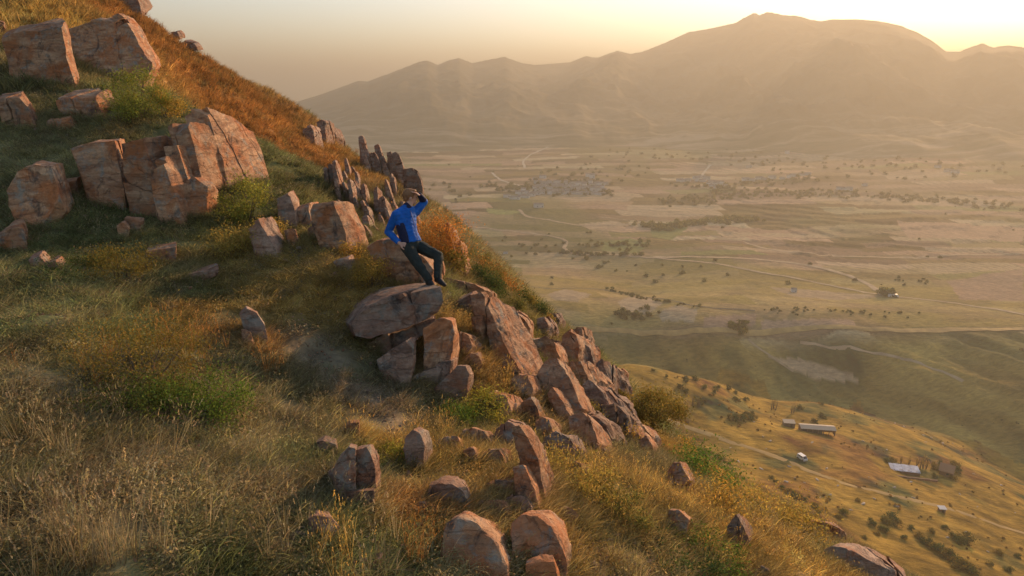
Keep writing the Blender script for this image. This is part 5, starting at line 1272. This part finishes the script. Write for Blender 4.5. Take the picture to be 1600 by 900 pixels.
# small dark trees of the lower slope
cr = []
for s in range(4):
    me, cc = leaves_mesh('crown', 900, 1.0, 1.3, 0.13, 200 + s, 13, LEAF['dark' if s % 2 else 'olive'], gap=0.4); st = stems_mesh('trunk', cc[:5], 0.05, M_BARK, s); cr.append((me, st))
bt = [(1107,708,1.3),(1120,712,1.1),(1128,716,1.2),(1136,722,1.0),(1098,700,0.9),(1318,800,1.4),(1310,806,1.0),(1362,815,1.3),(1385,815,1.9),(1392,812,2.1),(1400,818,1.6),(1380,826,1.3),(1370,832,0.9),(1423,824,1.0),(1437,838,1.4),(1447,846,1.6),(1456,853,1.5),(1466,858,1.9),(1478,866,2.0),(1488,872,2.0),(1498,884,2.3),(1508,888,2.0),(1520,893,1.8),(1490,838,1.4),(1508,842,2.2),(1500,846,1.5),(1560,862,1.2),(1590,868,1.0),(1273,790,1.1),(1278,800,0.9),(1232,766,1.1),(1240,772,1.3),(1247,775,1.2),(1222,760,0.9),(1350,838,0.8),(1412,838,0.9),(1340,780,.8),(1258,778,.7),(1205,744,.8),(1212,750,.7),(1546,880,1.0),(1575,890,1.2),(1455,828,1.0),(1475,822,.9)]
rg = np.random.default_rng(5)
for k, (px, py, s) in enumerate(bt):
    g = hit(px, py + 3, near=False); t = empty('tree', tuple(g), rg.uniform(0, 6)); setp(t, 'small dark green tree or bush dotted on the golden lower slope', 'tree', 'small dark trees on the golden lower slope')
    a = link(bpy.data.objects.new('crown', cr[k % 4][0]), t); b = link(bpy.data.objects.new('trunk', cr[k % 4][1]), t)
    t.scale = (s * 1.15, s * 1.15, s)
# thin bare poplars and the bushy stand by the hut
def bare_tree(px, py, Hh, label, group, seed, kind='olive', n=420):
    g = hit(px, py, near=False); t = empty('bare_tree', tuple(g)); setp(t, label, 'tree', group); rg = np.random.default_rng(seed)
    tips = [np.array([0, 0, Hh])] + [np.array([rg.normal(0, Hh * .08), rg.normal(0, Hh * .08), Hh * rg.uniform(.45, .95)]) for _ in range(9)]
    link(bpy.data.objects.new('trunk', stems_mesh('trunk', tips, 0.09, M_BARK, seed)), t)
    me, _ = leaves_mesh('crown', n, Hh * .13, Hh * .95, 0.12, seed, 16, LEAF[kind], base=.35, gap=.7); link(bpy.data.objects.new('crown', me), t)
for k, (x, y, h) in enumerate([(1208,640,6),(1212,641,7),(1205,641,5),(1240,645,6),(1237,646,5),(1090,636,5),(1083,636,6),(1092,637,4.5)]):
    bare_tree(x, y, h, 'thin nearly bare tree on the crest of the golden lower slope', 'thin bare trees on the golden crest', 300 + k, n=160)
for k, (x, y, h) in enumerate([(1442,732,7.5),(1438,734,6.5),(1447,733,6),(1420,726,4),(1408,724,3.5),(1432,728,4.5)]):
    bare_tree(x, y, h, 'thin yellowish tree standing behind the sheeted hut', 'thin trees behind the sheeted hut', 320 + k, 'yellow')
for k, (x, y, s) in enumerate([(1395,722,1.6),(1385,722,1.2),(1462,733,2),(1470,728,1.8),(1492,730,2.2),(1496,738,1.8),(1488,748,1.6),(1460,746,1.4)]):
    g = hit(x, y, near=False); t = empty('shrub', tuple(g)); setp(t, 'brownish shrub growing round the sheeted hut and brown house', 'shrub', 'shrubs round the sheeted hut and brown house')
    link(bpy.data.objects.new('foliage', cr[k % 4][0]), t); t.scale = (s, s, s)
for k, (x, y) in enumerate([(1142,655),(1148,656),(1154,655),(1160,656),(1166,655),(1172,656),(1178,655)]):
    g = hit(x, y, near=False); t = empty('shrub', tuple(g)); setp(t, 'olive shrub in the rectangular thicket on the golden crest', 'shrub', 'shrubs of the rectangular thicket')
    link(bpy.data.objects.new('foliage', cr[k % 2][0]), t); t.scale = (1.7, 2.2, 1.7)
# ------------------------------------------------------------------ tracks and roads of the valley
def track(name, pts, w, col, lift=0.12):
    W_ = [hit(px, py, near=False) for px, py in pts]; W_ = [p for p in W_ if p is not None]
    C_ = np.array(W_)[:, :2]
    t = np.r_[0, np.cumsum(np.linalg.norm(np.diff(C_, axis=0), axis=1))]; n = max(8, int(t[-1] / 4)); tt = np.linspace(0, t[-1], n)
    x = np.interp(tt, t, C_[:, 0]); y = np.interp(tt, t, C_[:, 1])
    k = np.ones(5) / 5
    if n > 12: x[2:-2] = np.convolve(x, k, 'valid'); y[2:-2] = np.convolve(y, k, 'valid')
    wob = fbm2(x, y, 18, 2, 4) * w * 0.5; x = x + wob; y = y + wob
    dx, dy = np.gradient(x), np.gradient(y); L = np.hypot(dx, dy) + 1e-9; nx, ny = -dy / L, dx / L
    ww = w * (1 + 0.5 * fbm2(x, y, 25, 2, 9)); rows = []
    for f in (-.5, -.25, 0, .25, .5):
        X, Y = x + nx * ww * f, y + ny * ww * f; rows.append(np.stack([X, Y, H_val(X, Y) + lift + 0.02 * w * (1 - abs(f) * 2)], 1))
    V = np.stack(rows, 1).reshape(-1, 3); I = np.arange(n * 5).reshape(n, 5)
    Fq = np.stack([I[:-1, :-1], I[1:, :-1], I[1:, 1:], I[:-1, 1:]], -1).reshape(-1, 4)
    key = 'dirt_%d' % int(col[0] * 1000); m = bpy.data.materials.get(key) or plain(key, col, 0.95, 0.3, 0.15, 0.1)
    o = link(bpy.data.objects.new(name, np_mesh(name, V, Fq, m))); o['kind'] = 'structure'
    return o
PD = (0.36, 0.26, 0.15); GD = (0.42, 0.27, 0.09); GR = (0.33, 0.22, 0.075)
track('plateau_track', [(880,516),(960,516),(1100,517),(1250,516),(1400,515),(1500,517),(1600,514),(1700,513)], 4.5, GD, 0.5)
track('valley_road', [(900,398),(960,398),(1020,403),(1100,410),(1180,424),(1250,436),(1310,448),(1370,460),(1430,467),(1500,475),(1600,492)], 3.5, PD, 0.3)
track('valley_track', [(1020,402),(1100,402),(1180,405),(1260,414),(1320,428),(1360,446),(1385,461)], 5, PD, 0.3)
track('valley_track', [(700,351),(760,357),(830,364),(878,372),(886,380),(880,390),(900,398)], 3.5, PD, 0.3)
track('village_lane', [(768,270),(785,283),(812,290),(830,300)], 4, (0.5, 0.42, 0.3), 0.4)
track('village_lane', [(820,263),(817,252),(828,242),(860,228),(900,222)], 4, (0.5, 0.42, 0.3), 0.4)
track('village_lane', [(1092,284),(1100,270),(1110,258)], 4, (0.5, 0.42, 0.3), 0.4)
track('valley_track', [(1110,368),(1160,376),(1200,390),(1280,400),(1400,403),(1500,398),(1600,396)], 4, PD, 0.3)
track('valley_track', [(810,328),(825,340),(900,352),(960,352),(1010,348)], 4, PD, 0.3)
track('ravine_path', [(1250,535),(1300,545),(1360,550),(1410,560),(1460,575),(1505,596)], 2.2, PD, 0.2)
track('ravine_path', [(1170,530),(1210,560),(1240,580)], 1.5, PD, 0.2)
track('grey_track', [(985,630),(1040,655),(1100,676),(1160,694),(1220,716),(1280,742),(1360,768),(1450,785),(1530,810),(1620,840)], 2.6, GR, 0.03)
track('terrace_edge', [(940,340),(1010,347),(1090,356),(1150,366)], 2.5, PD, 0.3)
track('field_edge', [(770,445),(860,452),(940,452),(1020,466),(1090,480),(1180,486)], 1.6, (0.11, 0.09, 0.05), 0.3)
# ------------------------------------------------------------------ valley houses
rg = np.random.default_rng(9)
houses = [(x, y) for y in (287, 291, 295, 299, 303) for x in np.arange(838, 950, 9.5)]
vill = []
for x, y in houses: vill.append((x + rg.uniform(-3, 3), y + rg.uniform(-1.2, 1.2), 0))
for x, y in [(792,308),(800,311),(806,311),(814,308),(822,309),(845,324),(838,324),(824,304),(830,306),(818,300),(812,303),(836,281),(848,278),(925,278),(918,276)]: vill.append((x, y, 1))
for x, y in [(1062,283),(1068,284),(1075,283),(1088,279),(1093,278),(1098,278),(1104,280),(1108,288),(1112,291),(1117,290),(1122,287),(1128,288),(1132,292),(1098,284),(1112,286),(1120,294),(1090,283)]: vill.append((x, y, 2))
for x, y in [(1165,282),(1175,283),(1186,280),(1195,281),(1206,279),(1222,280),(1232,278),(1240,276),(1252,274),(1262,273),(1102,230),(1108,229),(1096,231),(1120,214),(1170,262),(1230,240),(1351,290),(1465,262),(1480,268),(1492,270),(1312,296),(1325,297)]: vill.append((x, y, 3))
vill.append((1240, 456, 4)); vill.append((718, 353, 5)); vill.append((728, 353, 5)); vill.append((790, 396, 5)); vill.append((862,495,4))
names = ['pale low house packed into the main village in the hazy valley', 'low house at the near edge of the main valley village', 'whitish house of the smaller valley village with the lane', 'lone pale farmhouse scattered over the hazy valley', 'tiny farm building among the middle fields', 'long pale farm building at the left edge of the fields']
grp = ['houses of the main valley village', 'houses at the near edge of the main village', 'houses of the smaller valley village', 'scattered farmhouses in the haze', 'farm buildings among the middle fields', 'farm buildings at the left of the fields']
hb = []
for v in range(4):
    L, Wd, Hh = ((8, 5.5, 3.0), (10, 5.5, 3.2), (7, 5.5, 5.0), (11, 5, 3))[v]
    w_ = bpy.data.meshes.new('wall'); w_.from_pydata([(x, y, z) for z in (-2, Hh) for x, y in ((-L/2, -Wd/2), (L/2, -Wd/2), (L/2, Wd/2), (-L/2, Wd/2))], [], [(0, 1, 5, 4), (1, 2, 6, 5), (2, 3, 7, 6), (3, 0, 4, 7), (4, 5, 6, 7)]); w_.materials.append(M_LIME)
    r_ = bpy.data.meshes.new('roof'); a, b_ = L / 2 + .4, Wd / 2 + .5; r_.from_pydata([(-a, -b_, Hh - .1), (a, -b_, Hh - .1), (a, b_, Hh - .1), (-a, b_, Hh - .1), (-a, 0, Hh + 1.5), (a, 0, Hh + 1.5)], [], [(0, 1, 5, 4), (2, 3, 4, 5), (0, 4, 3), (1, 2, 5), (0, 3, 2, 1)]); r_.materials.append(M_TILE)
    o_ = bpy.data.meshes.new('window'); q = []
    f_ = []
    for k in range(1):
        x0 = L * .2; i = len(q); q += [(x0, -Wd / 2 - .03, 1.0), (x0 + 1, -Wd / 2 - .03, 1.0), (x0 + 1, -Wd / 2 - .03, 2.2), (x0, -Wd / 2 - .03, 2.2)]; f_.append((i, i + 1, i + 2, i + 3))
    o_.from_pydata(q, [], f_); o_.materials.append(M_DARKW)
    hb.append((w_, r_, o_))
for (x, y, k) in vill:
    g = hit(x, y, near=False)
    t = empty('farmhouse' if k > 2 else 'village_house', tuple(g), rg.normal(0, .12)); setp(t, names[k], 'house', grp[k])
    v = rg.integers(0, 4)
    for me in hb[v]: link(bpy.data.objects.new(me.name.split('.')[0], me), t)
    s = rg.uniform(.75, 1.1) * (0.5 if k >= 4 else 1); t.scale = (s, s, s)
# ------------------------------------------------------------------ woods and hedges of the valley (one mass each)
fp = []
for s in range(3):
    V, Fq, T = [], [], []
    me, cc = leaves_mesh('far_crown', 220, 1.0, 1.6, 0.32, 400 + s, 9, M_BLADE, gap=.5); fp.append(bpy.data.objects.new('far_crown', me))
TPs, TSc, TCl = [], [], []
def belt(pts, n, width, size, col=(0.12, 0.125, 0.045)):
    W_ = np.array([hit(px, py, near=False)[:2] for px, py in pts]); t = np.r_[0, np.cumsum(np.linalg.norm(np.diff(W_, axis=0), axis=1))]
    u = np.sort(rg.uniform(0, t[-1], n)); x = np.interp(u, t, W_[:, 0]) + rg.normal(0, width, n); y = np.interp(u, t, W_[:, 1]) + rg.normal(0, width, n); z = H_val(x, y)
    for i in range(n): TPs.append((x[i], y[i], z[i])); TSc.append(size * rg.uniform(.6, 1.3)); TCl.append(np.array(col) * rg.uniform(.7, 1.4))
belt([(1040,318),(1130,308),(1220,301),(1320,303),(1420,310),(1520,318),(1620,328)], 330, 16, 2.0, (0.16, 0.155, 0.06))
belt([(1005,350),(1030,358),(1060,352),(1120,346),(1180,342)], 200, 6, 2.4, (0.17, 0.17, 0.055))
belt([(830,296),(880,300),(950,299)], 60, 12, 2.6); belt([(790,300),(830,290),(900,283),(960,290)], 60, 12, 2.6)
belt([(1060,290),(1130,296),(1200,286),(1280,280)], 60, 12, 2.6)
belt([(950,452),(1010,468),(1090,482)], 36, 2.5, 1.1); belt([(960,490),(1000,494),(1015,485)], 30, 3, 1.6); belt([(1200,486),(1320,488),(1440,490)], 36, 3, 0.8)
belt([(1384,461),(1388,462)], 12, 1.5, 3.2, (0.12, 0.13, 0.03)); belt([(870,395),(960,398),(1000,400)], 30, 3, 2.0); belt([(930,385),(1000,380)], 40, 10, 1.8, (0.11, 0.12, 0.03))
belt([(1150,515),(1165,513)], 12, 2, 2.0, (0.12,0.13,0.03)); belt([(1390,440),(1470,442)], 12, 8, 1.2); belt([(700,300),(800,290),(900,270),(1000,262)], 80, 40, 2.4); belt([(1000,240),(1200,250),(1400,262),(1600,268)], 120, 60, 2.6)
belt([(760,372),(860,385),(940,410),(1100,432)], 40, 20, 1.6); belt([(1000,590),(1100,612),(1300,640)], 30, 10, 1.2)
for _ in range(40):
    g = atY(0, 0, 1); r = rg.uniform(430, 1350); a = math.radians(rg.uniform(-6, 40)); x, y = r * math.sin(a), r * math.cos(a)
    TPs.append((x, y, vh(x, y))); TSc.append(rg.uniform(0.6, 1.7)); TCl.append(np.array((0.13, 0.13, 0.05)) * rg.uniform(.7, 1.3))
TPs = np.array(TPs); scatter('valley_woods', fp, TPs, np.zeros((len(TPs), 2)), np.array(TSc), np.array(TCl))
# scrub mottling the lower golden slope and the dark slopes beyond it
n = 1600; r = rg.uniform(150, 430, n); a = np.radians(rg.uniform(5, 42, n)); x, y = r * np.sin(a), r * np.cos(a)
w = fbm2(x, y, 26, 3, 90); k = rg.random(n) < sstep(-0.15, 0.35, w); x, y = x[k], y[k]
ins = inside(x, y, gold_poly)[:, None]
scatter('low_scrub', fp, np.stack([x, y, H_val(x, y)], 1), np.zeros((len(x), 2)), rg.uniform(.18, .55, len(x)), np.where(ins, np.array([[.30, .20, .07]]), np.array([[.15, .13, .055]])) * rg.uniform(.6, 1.4, (len(x), 1)))
